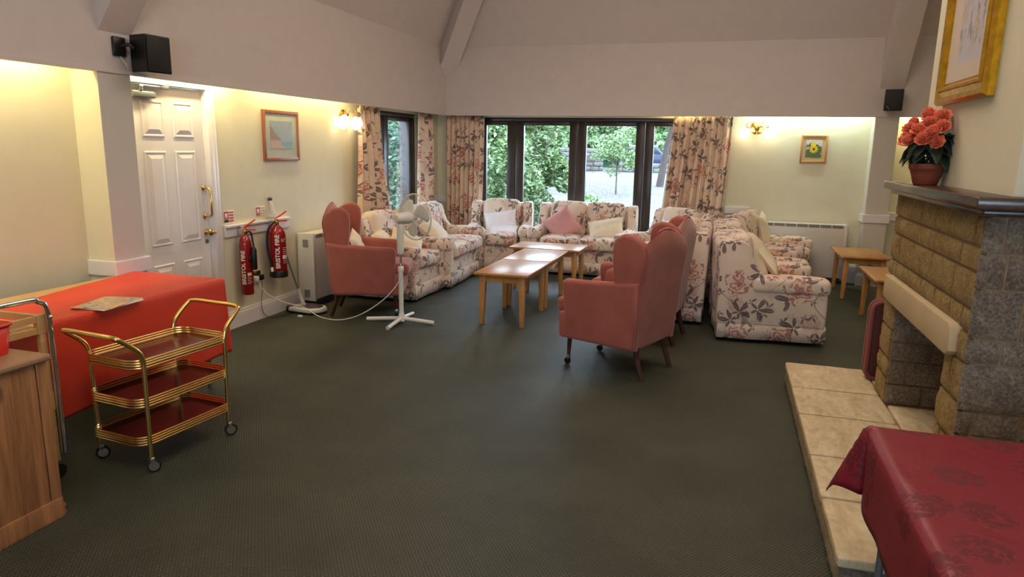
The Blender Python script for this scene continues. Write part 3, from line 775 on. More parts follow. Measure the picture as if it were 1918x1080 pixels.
# ------------------------------------------------------------------ floral seating
def floral_seat(name, W, n, D, seed, wing=True):
    """origin on floor at the centre of the footprint, facing +y"""
    t = empty(name, (0, 0, 0)); aw = .17; iw = W-2*aw; f = 'fabric'; fr = D/2; bk = -D/2
    r = random.Random(seed)
    soft('seat_base', (W-.14, D-.13, .30), .03, f, t, (0, 0, .19), nz=.006, seed=seed, n=12)
    # skirt: gently waving strip with box pleats at the corners
    bm = new(); N = 120; P = []
    hw, hd = W/2-.012, D/2-.034
    per = [(-hw, -hd), (hw, -hd), (hw, hd), (-hw, hd)]; rows = []
    tot = 4*(hw+hd); K = 160
    for i in range(K):
        s = i/K*tot; x = y = 0; q = s
        if q < 2*hw: x, y, nx, ny, cd = -hw+q, -hd, 0, -1, min(q, 2*hw-q)
        elif q < 2*hw+2*hd: q -= 2*hw; x, y, nx, ny, cd = hw, -hd+q, 1, 0, min(q, 2*hd-q)
        elif q < 4*hw+2*hd: q -= 2*hw+2*hd; x, y, nx, ny, cd = hw-q, hd, 0, 1, min(q, 2*hw-q)
        else: q -= 4*hw+2*hd; x, y, nx, ny, cd = -hw, hd-q, -1, 0, min(q, 2*hd-q)
        w = .022*noise.noise(Vector((s*4, seed, 0)))-(.022 if .05 < cd < .075 else 0)
        rows.append([bm.verts.new((x+nx*(.002+o+w*k), y+ny*(.002+o+w*k), z+ (.008*noise.noise(Vector((s*3, 5, seed))) if k == 1 else 0))) for z, o, k in ((.176, -.004, 0), (.170, .001, .2), (.11, .0, .6), (.034, .006, .9))])
    for i in range(K):
        A, B = rows[i], rows[(i+1) % K]
        for k in range(3): bm.faces.new((A[k+1], B[k+1], B[k], A[k]))
    o = obj('skirt', bm, f, t); so = o.modifiers.new('t', 'SOLIDIFY'); so.thickness = .006; so.offset = -1
    for s in (-1, 1):
        bm = new()
        pts = [(bk+.02, .15), (fr-.04, .15), (fr-.035, .40), (fr-.035, .53), (fr-.06, .55), (bk+.44, .555), (bk+.36, .585), (bk+.31, .64), (bk+.28, .72), (bk+.265, .79), (bk+.235, .84), (bk+.17, .862), (bk+.03, .85), (bk+.005, .80)]
        prism(bm, pts, .125, .022, 'x', 3)
        bmesh.ops.subdivide_edges(bm, edges=[e for e in bm.edges if e.calc_length() > .2], cuts=5)
        for v in bm.verts:
            q = v.co*5+Vector((s*3, seed, 0)); v.co.x += s*(W/2-.068)+.008*noise.noise(q); v.co.y += .004*noise.noise(q+Vector((7, 0, 0)))
        obj('side_panel', bm, f, t)
        bm = new(); rbox(bm, .165, D-.30, .15, .05, 12, .006, .007, seed+s, (s*(W/2-.072), .125, .497)); bm.normal_update(); obj('arm', bm, f, t)
    bm = new(); rbox(bm, W-.12, .15, .68, .05, 14, .01, .006, seed, (0, bk+.088, .50), (rad(2), 0, 0)); bm.normal_update(); obj('back', bm, f, t)
    cw = (iw-.0)/n
    for i in range(n):
        x = -iw/2+cw*(i+.5)
        soft('seat_cushion', (cw-.008, D-.20, .15), .045, f, t, (x, .085, .40), puff=.02, nz=.006, seed=seed+i, n=12)
        soft('back_cushion', (cw-.012, .17, .44), .06, f, t, (x, bk+.22, .665), rot=(rad(7), 0, 0), puff=.03, nz=.008, seed=seed+5+i, n=12)
    return t
GA = 'floral armchairs of the lounge'; GS = 'floral two-seater sofas'
arm1 = floral_seat('floral_armchair', .92, 1, .92, 2)
def place(o, x, y, head, label, cat, group): o.location = (x, y, 0); o.rotation_euler = (0, 0, rad(head-90)); tag(o, label, cat, group); return o
place(arm1, .40, 6.43, 5, 'floral slipcovered armchair nearest the fireplace, seen from its side, facing right', 'armchair', GA)
def armc(x, y, head, label): return dup(arm1, (x, y, 0), rad(head-90), label, GA)
armc(.36, 7.50, 2, 'floral armchair in the middle of the row facing right, behind the nearest one')
armc(.53, 8.68, -12, 'floral armchair facing right in front of the storage heater, by the wall sconce')
armc(-.64, 8.44, 228, 'floral armchair angled at the right end of the garden doors')
arms = floral_seat('floral_armchair', .84, 1, .86, 21)
place(arms, -3.33, 6.73, 0, 'floral armchair behind the pedestal fan, beside the pink wing chair', 'armchair', GA)
K = dup(arms, (-2.85, 8.84, 0), rad(-78-90), 'floral armchair in the window corner holding a white cushion', GA)
sofa = floral_seat('floral_sofa', 1.40, 2, .86, 31)
place(sofa, -3.29, 7.75, 3, 'floral two-seater sofa along the left wall under the side window', 'sofa', GS)
Mid = dup(sofa, (-1.72, 8.86, 0), rad(180), 'floral two-seater sofa in front of the garden doors with a pink cushion', GS)
Mid.scale = (.93, 1, 1)
Bs = dup(sofa, (-.53, 7.12, 0), rad(90), 'floral two-seater sofa seen from behind, back to the right-facing armchairs', GS)

# scatter cushions
def cushion(x, y, z, w, h, th, rx, ry, rz, mat, label, seed, grp='scatter cushions on the seats'):
    bm = new(); n = 16; vs = {}
    for s in (1, -1):
        for i in range(n+1):
            for j in range(n+1):
                u, v = 2*i/n-1, 2*j/n-1; ed = (abs(u) == 1 or abs(v) == 1)
                if ed and s < 0: vs[(s, i, j)] = vs[(1, i, j)]; continue
                pin = 1-.10*((1-u*u)*abs(v)**6+(1-v*v)*abs(u)**6)
                d = s*th/2*((1-u**4)*(1-v**4))**.6
                q = Vector((u*2+seed, v*2, s)); d += .010*noise.noise(q*1.7)*(0 if ed else 1)
                pu = 1-.09*(1-v*v); pv = 1-.09*(1-u*u)
                vs[(s, i, j)] = bm.verts.new((u*w/2*pu, d, v*h/2*pv))
    for s in (1, -1):
        for i in range(n):
            for j in range(n):
                q = [vs[(s, i, j)], vs[(s, i+1, j)], vs[(s, i+1, j+1)], vs[(s, i, j+1)]]
                bm.faces.new(q[::-1] if s > 0 else q)
    bmesh.ops.recalc_face_normals(bm, faces=bm.faces)
    o = obj('scatter_cushion', bm, mat, loc=(x, y, z)); o.rotation_mode = 'XYZ'
    o.rotation_euler = (Matrix.Rotation(rad(rz), 4, 'Z') @ Matrix.Rotation(rad(rx), 4, 'X') @ Matrix.Rotation(rad(ry), 4, 'Y')).to_euler()
    return tag(o, label, 'cushion', grp)
# (rz: rotation so that local y is the thickness direction)
cushion(-3.30, 5.83, .60, .34, .34, .12, 20, 12, -70, 'cream', 'cream cushion leaning in the pink wing chair by the heater', 1)
cushion(-3.22, 6.74, .575, .44, .38, .13, 62, 25, -90, 'cream', 'cream cushion lying across the floral armchair behind the fan', 2)
cushion(-3.36, 6.52, .585, .36, .32, .11, 48, 10, -80, 'cream', 'second cream cushion tucked in the armchair behind the fan, nearer the pink chair', 3)
cushion(-3.20, 7.42, .60, .52, .40, .15, 46, 12, -82, 'cream', 'large cream cushion on the left wall sofa', 4)
cushion(-2.86, 8.88, .60, .44, .30, .12, 26, 8, 190, 'white_cloth', 'white cushion upright in the corner floral armchair', 5)
cushion(-2.78, 8.76, .50, .38, .26, .07, 72, 0, 190, 'white_cloth', 'folded white cushion lying flat on the corner armchair seat', 6)
cushion(-2.0, 8.80, .60, .40, .40, .13, 22, 38, 180, 'rosecloth', 'pink cushion standing on its corner on the window sofa', 7)
cushion(-1.42, 8.78, .57, .46, .36, .12, 48, 16, 175, 'cream', 'cream and white cushion slumped on the right seat of the window sofa', 8)
cushion(.28, 6.40, .64, .42, .44, .13, 28, 10, -88, 'cream', 'cream cushion leaning in the nearest floral armchair', 9)
cushion(.36, 6.72, .66, .40, .46, .12, 40, 0, -92, 'cream', 'cream cushion slumped towards the far arm of the nearest floral armchair', 10)
cushion(.46, 8.80, .66, .36, .40, .12, 14, 8, -100, 'cream', 'cream cushion in the floral armchair by the storage heater', 11)
cushion(-.62, 8.62, .60, .36, .36, .10, 16, 0, 138, 'white_cloth', 'white cushion against the back of the angled armchair', 12)
tb('drawstring', [(-2.82, 8.42, .50), (-2.805, 8.42, .40), (-2.80, 8.43, .25), (-2.81, 8.42, .18)], .004, 'whitep', None, 6); tag(bpy.context.scene.objects['drawstring'], 'white cord hanging from the left sofa arm', 'cord')

# ------------------------------------------------------------------ pink wing chairs
def wing_chair():
    t = empty('wing_chair', (0, 0, 0)); p = 'pink'
    W = .60
    soft('seat_frame', (W-.03, .63, .20), .025, p, t, (0, .02, .31), nz=.003, n=10)
    soft('seat_cushion', (.475, .60, .11), .035, p, t, (0, .09, .445), puff=.012, n=12)
    for s in (-1, 1):
        bm = new()
        pts = [(-.31, .22), (.265, .215), (.275, .45), (.285, .60), (.28, .645), (.25, .662), (.1, .668), (-.12, .685), (-.335, .70)]
        prism(bm, pts, .085, .034, 'x', 4)
        for v in bm.verts:
            fl = max(0, (v.co.z-.3))*.10; v.co.x += s*(W/2-.035+fl); 
        obj('arm', bm, p, t)
        bm = new()
        pts = [(-.28, .60), (-.15, .655), (-.135, .70), (-.125, .80), (-.12, .90), (-.125, .955), (-.15, .995), (-.20, 1.02), (-.27, 1.01), (-.34, .965), (-.365, .90), (-.33, .62)]
        prism(bm, pts, .075, .026, 'x', 3)
        for v in bm.verts:
            k = max(0, (v.co.y+.33))*.12; v.co.x += s*(W/2-.030+k+max(0, v.co.z-.6)*.02)
        obj('wing', bm, p, t)
    # back: grid shell with an arched top
    bm = new(); n, m = 14, 16; F = {}; 
    for side in (0, 1):
        for i in range(n+1):
            for j in range(m+1):
                u = 2*i/n-1; v = j/m; top = .955+.09*cos(u*pi/2)**1.0
                w = (W/2-.045)+(.055*v if side else .02*v)
                z = .22+(top-.22)*v
                y = -.30-.085*v-(.0 if not side else 0)
                th = .055 if side == 0 else 0
                bul = .03*(1-u*u)*sin(pi*min(1, v*1.0))
                yy = y+(.10+bul if side == 0 else -.0-.0*bul)
                if side and v > .9: yy += (v-.9)*.35
                if side == 0 and v > .88: yy -= (v-.88)*.5
                F[(side, i, j)] = bm.verts.new((u*w, yy, z))
    for side in (0, 1):
        for i in range(n):
            for j in range(m):
                q = [F[(side, i, j)], F[(side, i+1, j)], F[(side, i+1, j+1)], F[(side, i, j+1)]]
                bm.faces.new(q[::-1] if side == 0 else q)
    for i in range(n):
        bm.faces.new((F[(0, i, m)], F[(0, i+1, m)], F[(1, i+1, m)], F[(1, i, m)])); bm.faces.new((F[(0, i, 0)], F[(1, i, 0)], F[(1, i+1, 0)], F[(0, i+1, 0)]))
    for j in range(m):
        bm.faces.new((F[(0, 0, j)], F[(0, 0, j+1)], F[(1, 0, j+1)], F[(1, 0, j)])); bm.faces.new((F[(0, n, j)], F[(1, n, j)], F[(1, n, j+1)], F[(0, n, j+1)]))
    bmesh.ops.recalc_face_normals(bm, faces=bm.faces)
    bmesh.ops.bevel(bm, geom=[e for e in bm.edges if e.calc_face_angle(0) > 1.0], offset=.014, segments=3, affect='EDGES')
    obj('back', bm, p, t)
    for sx in (-1, 1):
        # front legs on castors
        bm = new(); vs = tube(bm, [(sx*.225, .265, .24), (sx*.225, .272, .07)], .024, 4, taper=.015); lg = obj('leg', bm, 'darkwood', t, smooth=False)
        c = lth('castor', [(.0, -.008), (.024, -.008), (.026, -.004), (.026, .004), (.024, .008), (0, .008)], 'black', lg, 14, (sx*.225, .28, .026), (0, pi/2, 0))
        bx('castor_fork', (sx*.225-.012, sx*.225+.012, .262, .284, .04, .075), 'chrome', lg, .003)
        bm = new(); tube(bm, [(sx*.205, -.27, .25), (sx*.208, -.285, .14), (sx*.212, -.335, .0)], .026, 4, taper=.019); obj('leg', bm, 'darkwood', t, smooth=False)
    tb('ribbon_tie', [(-.1, .20, .215), (-.11, .21, .19), (-.09, .22, .175), (-.10, .2, .21), (-.085, .2, .18)], .005, 'pinkdark', t, 5)
    return t
w1 = wing_chair(); GP = 'dusty pink wing chairs'
w1.location = (-.69, 4.985, 0); w1.rotation_euler = (0, 0, rad(158-90)); tag(w1, 'dusty pink wing chair in the middle of the carpet, its back to the fireplace', 'armchair', GP)
dup(w1, (-.62, 5.90, 0), rad(172-90), 'dusty pink wing chair mostly hidden behind the nearest pink one', GP)
dup(w1, (-3.19, 5.86, 0), rad(19.5-90), 'dusty pink wing chair beside the left storage heater, behind the fan', GP)

# ------------------------------------------------------------------ oak tables
def oak_table():
    t = empty('coffee_table', (0, 0, 0)); Lx, Wy, H = .81, .50, .48
    bm = new(); box(bm, -Lx/2, Lx/2, -Wy/2, Wy/2, H-.024, H, r=.006, seg=3); obj('table_top', bm, 'oak', t)
    bm = new()
    box(bm, -Lx/2+.07, Lx/2-.07, -Wy/2+.05, -Wy/2+.07, H-.085, H-.024); box(bm, -Lx/2+.07, Lx/2-.07, Wy/2-.07, Wy/2-.05, H-.085, H-.024)
    box(bm, -Lx/2+.05, -Lx/2+.07, -Wy/2+.07, Wy/2-.07, H-.085, H-.024); box(bm, Lx/2-.07, Lx/2-.05, -Wy/2+.07, Wy/2-.07, H-.085, H-.024)
    obj('apron', bm, 'oak', t, smooth=False)
    for sx in (-1, 1):
        for sy in (-1, 1):
            bm = new(); vs = box(bm, 0, .055, 0, .055, 0, H-.024, r=.003)
            for v in vs:
                if v.co.z < .1: v.co.x *= .66; v.co.y *= .66
                v.co = Vector((sx*(Lx/2-.042-v.co.x), sy*(Wy/2-.042-v.co.y), v.co.z))
            bmesh.ops.recalc_face_normals(bm, faces=bm.faces); obj('leg', bm, 'oakleg', t)
    return t
GT = 'golden oak occasional tables'
t1 = oak_table(); t1.location = (-1.84, 6.13, 0); t1.rotation_euler = (0, 0, rad(90)); tag(t1, 'nearest oak coffee table of the T-shaped set, its short end to the viewer', 'table', GT)
dup(t1, (-1.84, 6.955, 0), rad(90), 'oak coffee table forming the middle of the T-shaped set', GT)
dup(t1, (-1.88, 7.66, 0), rad(-1), 'oak coffee table set crosswise at the far end by the window sofa', GT)
dup(t1, (1.50, 8.60, 0), rad(90), 'oak side table standing by the storage heater and the pier', GT)
dup(t1, (1.57, 7.13, 0), rad(90), 'oak side table partly hidden by the stone fireplace', GT)

# ------------------------------------------------------------------ storage heaters
def heater(name, loc, rz, L_, H, dep, label):
    """back against wall at y=0, front at -dep, x from 0..L"""
    t = empty(name, loc, rz, label, 'heater', 'storage heaters')
    bm = new(); box(bm, .01, L_-.01, -dep, -.02, .06, H, r=.012, seg=3); obj('casing', bm, 'heater', t)
    bm = new(); box(bm, .0, .035, -dep-.006, -.015, .05, H+.006, r=.006); obj('end_cap', bm, 'heater', t)
    bm = new(); box(bm, L_-.035, L_, -dep-.006, -.015, .05, H+.006, r=.006); obj('end_cap', bm, 'heater', t)
    bm = new(); box(bm, .05, L_-.05, -dep-.002, -dep+.03, H-.045, H-.01); 
    obj('outlet_recess', bm, 'heatdark', t, smooth=False)
    bm = new(); n = int((L_-.1)/.12)
    for i in range(n+1): x = .05+(L_-.1)*i/n; box(bm, x-.006, x+.006, -dep-.005, -dep+.0, H-.045, H-.01)
    for k in range(3): box(bm, .05, L_-.05, -dep-.004, -dep, H-.04+k*.011, H-.037+k*.011)
    obj('outlet_grille', bm, 'heater', t, smooth=False)
    bm = new(); box(bm, .04, L_-.04, -dep+.005, -.03, .0, .06)
    for k in range(3): box(bm, .04, L_-.04, -dep-.002, -dep+.01, .008+k*.018, .018+k*.018)
    obj('air_inlet', bm, 'heatdark', t, smooth=False)
    bm = new()
    for zz in (.12, H-.1):
        for k in range(6): box(bm, -.003, .002, -dep+.05, -dep+.11, zz+k*.013-.03, zz+k*.013-.024)
    obj('end_slots', bm, 'heatdark', t, smooth=False)
    return t
heater('storage_heater', (XL, 5.84, 0), rad(90), 1.02, .715, .19, 'white storage heater on the left wall behind the pink wing chair')
heater('storage_heater', (.42, YB, 0), 0, 1.03, .72, .16, 'long white storage heater on the back wall under the sunflower picture')

# ------------------------------------------------------------------ pictures
def picture(loc, w, h, fw, fm, art, label, name, rz, mw, mmat='paper'):
    t = empty(name, loc, rz, label, 'picture')
    bm = new()
    for a in ((-w/2+fw-.001, w/2-fw+.001, h/2-fw, h/2-.0006), (-w/2+fw-.001, w/2-fw+.001, -h/2+.0006, -h/2+fw), (-w/2, -w/2+fw, -h/2, h/2), (w/2-fw, w/2, -h/2, h/2)): box(bm, a[0], a[1], -.022, 0, a[2], a[3], r=.001)
    obj('picture_frame', bm, fm, t)
    bm = new(); box(bm, -w/2+fw*.8, w/2-fw*.8, -.012, -.004, -h/2+fw*.8, h/2-fw*.8); obj('mount', bm, mmat, t, smooth=False)
    bm = new(); box(bm, -w/2+fw+mw, w/2-fw-mw, -.014, -.011, -h/2+fw+mw*1.1, h/2-fw-mw*.9); obj('painting', bm, art, t, smooth=False)
    return t
def seascape():
    g = NT('watercolour_river_scene'); c = g.coord(); x, y, z = g.sep(c); n = g.noise(c, 14, 4, .6)
    sky = g.mix(g.noise(c, 10, 3), hexc(120, 138, 150), hexc(166, 170, 168)); water = g.mix(g.noise(g.map(c, (2, 1, 9)), 8, 3), hexc(96, 124, 128), hexc(140, 160, 152))
    col = g.mix(g.ss(z+n*.02, -.045, -.04), water, sky)
    bank = g.ss(n*.10-x*1.0-z*1.25-.105, .0, .012)*g.ss(z, -.05, -.04)
    col = g.mix(bank, col, g.mix(g.noise(c, 30, 3), hexc(90, 92, 50), hexc(176, 128, 96)))
    sand = g.ss(n*.12-x*.55-z*.9-.10, .02, .04)*g.ss(z, -.035, -.05)
    col = g.mix(sand, col, hexc(180, 146, 122))
    return g.fin(col, .4)
def sunfl():
    g = NT('sunflower_painting'); c = g.coord(); x, y, z = g.sep(c)
    dx = x+.0; dz = z-.0; r = g.math('SQRT', dx*dx+dz*dz); th = g.math('ARCTAN2', dz, dx)
    col = g.mix(.0, hexc(206, 200, 204), hexc(206, 200, 204))
    col = g.mix(g.ss(g.noise(c, 22, 2)-r*3.2-z*2.2, .12, .2), col, hexc(84, 110, 60))
    pr = g.math('ABSOLUTE', g.math('COSINE', th*5))*.018+.036
    col = g.mix(g.ss(pr-r, 0, .004), col, hexc(226, 190, 40))
    dx2 = x+.008; dz2 = z-.058; r2 = g.math('SQRT', dx2*dx2+dz2*dz2); col = g.mix(g.ss(r2, .034, .028), col, hexc(232, 204, 60))
    col = g.mix(g.ss(r, .015, .012), col, hexc(60, 40, 30))
    return g.fin(col, .4)
M['copperframe'] = wood('reddish_frame', hexc(134, 72, 46), hexc(170, 100, 66), 2, .35)
M['mountgrey'] = plain('pale_green_mount', hexc(180, 184, 172), .6)
M['mounttan'] = plain('tan_mount', hexc(206, 178, 138), .6)
picture((XL+.001, 5.675, 1.64), .535, .45, .026, 'copperframe', seascape(), 'river landscape watercolour in a reddish wood frame on the left wall', 'framed_watercolour', rad(90), .075, 'mountgrey')
picture((.99, YB-.001, 1.615), .30, .33, .02, 'oakleg', sunfl(), 'small sunflower picture in an oak frame on the back wall', 'framed_sunflower_print', 0, .04, 'mounttan')

# ------------------------------------------------------------------ wall sconces
def sconce():
    t = empty('wall_sconce', (0, 0, 0))   # on wall y=0, facing -y
    lth('back_plate', [(.055, 0), (.06, .006), (.05, .016), (.03, .024), (.012, .032)], 'brass', t, 24, (0, 0, 0), (pi/2, 0, 0))
    for s in (-1, 1):
        for k, hgt in ((0, .05), (1, .035)):
            tb('scroll_arm', [(s*.01, -.02, 0), (s*.03, -.05, hgt), (s*.07, -.07, hgt+.006), (s*(.10-.02*k), -.08, .02-.01*k)], .003, 'brass', t, 6, 4)
        lth('shade_cap', [(.018, 0), (.02, .012), (.008, .02)], 'brass', t, 14, (s*.085, -.085, .005), (rad(20), rad(-18*s), 0))
        lth('glass_shade', [(.018, 0), (.032, -.018), (.046, -.05), (.048, -.075), (.040, -.10), (.034, -.108), (.03, -.10)], 'opal', t, 20, (s*.085, -.085, .008), (rad(20), rad(-18*s), 0))
    tb('pull_cord', [(0, -.03, -.03), (0, -.03, -.12)], .0015, 'brass', t, 5)
    return t
sc = sconce(); sc.scale = (1.4, 1.3, 1.3); sc.location = (.314, YB, 1.86); tag(sc, 'brass twin wall light on the back wall near the sunflower picture', 'wall light', 'brass twin wall lights')
dup(sc, (XL, 6.80, 1.86), rad(90), 'brass twin wall light on the left wall beside the amber curtain', 'brass twin wall lights')
for s in (-1, 1):
    point('sconce_bulb_light', (.314+s*.12, YB-.15, 1.70), .3, (1, .76, .46), .05)
    point('sconce_bulb_light', (XL+.18, 6.80+s*.12, 1.70), .45, (1, .72, .38), .05)

# ------------------------------------------------------------------ speakers
def speaker(loc, rz, w, h, d, label, wall):
    t = empty('wall_speaker', loc, rz, label, 'speaker', 'black wall speakers')
    bm = new(); prism(bm, [(-w/2, 0), (w/2, 0), (w/2*.86, d), (-w/2*.86, d)], h, .008, 'z', 3); obj('cabinet', bm, 'black', t)
    bm = new(); box(bm, -w/2+.008, w/2-.008, -.008, .0, -h/2+.008, h/2-.008, r=.004); obj('grille', bm, 'blackrub', t)
    tb('badge', [(-w*.33, -.01, -h*.28), (-w*.18, -.01, -h*.45)], .0015, 'chrome', t, 5)
    return t
s1 = speaker((-3.575, 3.83, 2.12), rad(84), .19, .235, .15, 'larger black wall speaker on a bracket above the white door', 'x')
def lp(o, p):  # world point to local of a z-rotated empty
    m = Matrix.Translation(o.location) @ Matrix.Rotation(o.rotation_euler.z, 4, 'Z'); return m.inverted() @ Vector(p)
bm = new(); box(bm, 0, .02, -.05, .05, -.06, .06, r=.008); o = obj('wall_bracket', bm, 'black', s1)
o.location = lp(s1, (XS, 3.70, 2.155)); o.rotation_euler = (0, 0, -s1.rotation_euler.z)
tb('bracket_arm', [lp(s1, (XS+.015, 3.71, 2.16)), lp(s1, (XS+.06, 3.73, 2.17)), lp(s1, (-3.69, 3.75, 2.15))], .012, 'black', s1, 8, 3)
tb('speaker_cable', [lp(s1, (XS+.01, 3.70, 2.10)), lp(s1, (XS+.03, 3.73, 2.04)), lp(s1, (XS+.006, 3.76, 2.01))], .003, 'whitep', s1, 5, 4)
s2 = speaker((1.73, 8.98, 2.17), rad(-14), .19, .235, .14, 'black speaker high on the back wall fascia above the pier', 'y')
bm = new(); box(bm, -.04, .04, .13, .18, -.05, .05, r=.006); obj('wall_bracket', bm, 'black', s2)

# ------------------------------------------------------------------ fire extinguishers, signs, sockets
def wrap_text(txt, R, size, zc, ang, mat, parent, vertical=True):
    cu = bpy.data.curves.new('t', 'FONT'); cu.body = txt; cu.size = size; cu.align_x = 'CENTER'; cu.align_y = 'CENTER'; cu.offset = .0012
    to = bpy.data.objects.new('t', cu); COL.objects.link(to); dg = bpy.context.evaluated_depsgraph_get(); dg.update()
    me = bpy.data.meshes.new_from_object(to.evaluated_get(dg)); bpy.data.objects.remove(to)
    bm = new(); bm.from_mesh(me)
    bmesh.ops.subdivide_edges(bm, edges=[e for e in bm.edges if e.calc_length() > size*.4], cuts=3)
    for v in bm.verts:
        x, y = v.co.x, v.co.y
        if vertical: x, y = -y, x
        a = ang+x/R; v.co = Vector(((R+.0012)*cos(a), (R+.0012)*sin(a), zc+y))
    bm.normal_update()
    return obj('lettering', bm, mat, parent, smooth=False)
def extinguisher(loc, R, H, kind, label, ang, tz):
    t = empty('fire_extinguisher', loc, 0, label, 'fire extinguisher', 'red fire extinguishers on the left wall')
    lth('cylinder', [(R*.9, 0), (R, .012), (R, H-.09), (R*.93, H-.055), (R*.7, H-.025), (R*.36, H-.008), (R*.34, H)], 'red', t, 32)
    lth('valve', [(.018, H), (.022, H+.01), (.022, H+.03), (.014, H+.035), (.014, H+.055)], 'brass', t, 14)
    a = ang
    for dz, ez, nm in ((.055, .12, 'top_lever'), (.04, .035, 'carry_handle')):
        bm = new(); tube(bm, [(-.015, -.012, H+dz), (.03, .03, H+(dz+ez)/2+.004), (.045, .085, H+ez)], .008, 6); obj(nm, bm, 'lever', t)
    if kind == 'co2':
        tb('discharge_hose', [(.02, 0, H+.02), (.045, .02, H+.02), (.055, .025, H-.04), (R+.025, .01, H-.11)], .008, 'blackrub', t, 8, 5)
        lth('discharge_horn', [(.02, 0), (.024, .01), (.024, .17), (.016, .19), (.01, .20)], 'black', t, 18, (R+.022, .01, H-.30))
        bx('horn_strap', (R-.02, R+.014, -.028, .028, H-.22, H-.19), 'black', t, .004)
    else:
        tb('discharge_hose', [(0, -.02, H+.03), (.0, -.07, H+.015), (-.03, -R-.02, H-.06), (-.035, -R-.02, H-.22), (-.01, -R-.002, .08)], .010, 'blackrub', t, 8, 5)
        lth('base_cup', [(R*.95, -.006), (R+.004, 0), (R+.004, .05), (R+.001, .055)], 'black', t, 32)
        lth('nozzle', [(.012, 0), (.012, .03), (.008, .04)], 'paper', t, 10, (-.01, -R-.008, .055))
    wrap_text('BRISTOL FIRE', R, .052 if kind == 'foam' else .05, tz, ang, 'paper', t)
    # small instruction panel
    bm = new()
    def patch(a0, a1, z0, z1):
        n = 5
        vs = [[bm.verts.new(((R+.0015)*cos(a0+(a1-a0)*i/n), (R+.0015)*sin(a0+(a1-a0)*i/n), z)) for i in range(n+1)] for z in (z0, z1)]
        for i in range(n): bm.faces.new((vs[0][i], vs[0][i+1], vs[1][i+1], vs[1][i]))
    aa = ang+.95
    if kind == 'foam':
        for k in range(9): patch(aa-.35, aa+rng.uniform(.1, .35), .13+k*.017, .134+k*.017)
        patch(aa-.4, aa-.1, .17, .20); patch(aa-.05, aa+.2, .17, .20)
    else:
        for k in range(5): patch(aa-.4, aa+rng.uniform(.1, .4), .10+k*.014, .103+k*.014)
        patch(aa-.35, aa-.05, .17, .195); patch(aa+.0, aa+.3, .17, .195)
    obj('instruction_panel', bm, 'paper', t, smooth=False)
    if kind == 'foam':
        bm = new(); patch(aa-.5, aa+.5, .325, .352); o = obj('foam_band', bm, 'sign_cream', t, smooth=False); 
        cu = wrap_text('Foam', R+.001, .03, .338, aa+.05, 'sign_blue', t, False)
    bx('wall_hook', (-R-.02, -.0, -.012, .012, H+.0, H+.07), 'chrome', t, .003)
    return t
rng = random.Random(8)
extinguisher((XL+.085, 4.985, .285), .052, .52, 'co2', 'slim red fire extinguisher with a black horn, the nearer of two on the wall', rad(-80), .24)
extinguisher((XL+.11, 5.40, .375), .077, .47, 'foam', 'wide red fire extinguisher with a black base, right of the slim one', rad(-56), .235)
def sign(loc, label, tone):
    t = empty('safety_sign', loc, rad(90), label, 'sign', 'extinguisher signs')
    bx('sign_plate', (-.065, .065, -.003, 0, -.05, .05), 'paper', t, .001)
    bm = new(); box(bm, -.06, -.005, -.0045, -.003, -.02 if tone else -.03, .045); obj('red_field', bm, 'sign_red', t, smooth=False)
    bm = new(); box(bm, -.05, -.018, -.0055, -.0045, 0, .03); 
    for k in range(3): box(bm, -.05, -.015, -.0055, -.0045, -.012+k*.004, -.0105+k*.004)
    obj('pictogram', bm, 'paper', t, smooth=False)
    bm = new(); box(bm, -.06, -.005, -.0045, -.003, -.046, -.024 if tone else -.034); obj('type_band', bm, 'sign_blue' if tone else 'sign_cream', t, smooth=False)
    bm = new()
    for i in range(3):
        for j in range(4): box(bm, .004+i*.019, .018+i*.019, -.0045, -.003, -.045+j*.024, -.030+j*.024)
    obj('instruction_icons', bm, 'sign_red' if tone else 'sign_cream', t, smooth=False)
sign((XL+.001, 4.90, .96), 'red and white extinguisher sign above the slim extinguisher', 1)
sign((XL+.001, 5.32, .965), 'red and cream extinguisher sign above the wide extinguisher', 0)
sk = empty('wall_socket', (XL, 5.20, .40), rad(90), 'brass twin wall socket between the two extinguishers', 'socket')
bx('face_plate', (-.073, .073, -.008, 0, -.04, .045), 'brass', sk, .003)
for s in (-1, 1): bx('rocker_switch', (s*.03-.008, s*.03+.008, -.012, -.006, .02, .035), 'black', sk, .002)
pb = empty('power_plug', (XL+.01, 5.235, .39), rad(90), 'black plug in the right side of the wall socket', 'plug')
bx('plug_body', (-.026, .026, -.045, 0, -.028, .022), 'black', pb, .008)
tb('plug_lead', [(0, -.03, -.025), (0, -.035, -.10), (-.02, -.03, -.25), (.03, -.03, -.36), (.10, -.10, -.385), (.35, -.16, -.387), (.55, -.25, -.387), (.40, -.33, -.387), (.2, -.25, -.387)], .0028, 'black', pb, 6, 5)
pw = empty('power_plug', (XL+.01, 5.165, .385), rad(90), 'white plug of the fan in the left side of the wall socket', 'plug')
bx('plug_body', (-.026, .026, -.045, 0, -.028, .022), 'whitep', pw, .008)
bx('adaptor_block', (-3.70, -3.655, 5.40, 5.425, 0, .018), 'whitep', None, .004); tag(SC.objects['adaptor_block'], 'tiny white block lying on the carpet by the skirting', 'block')

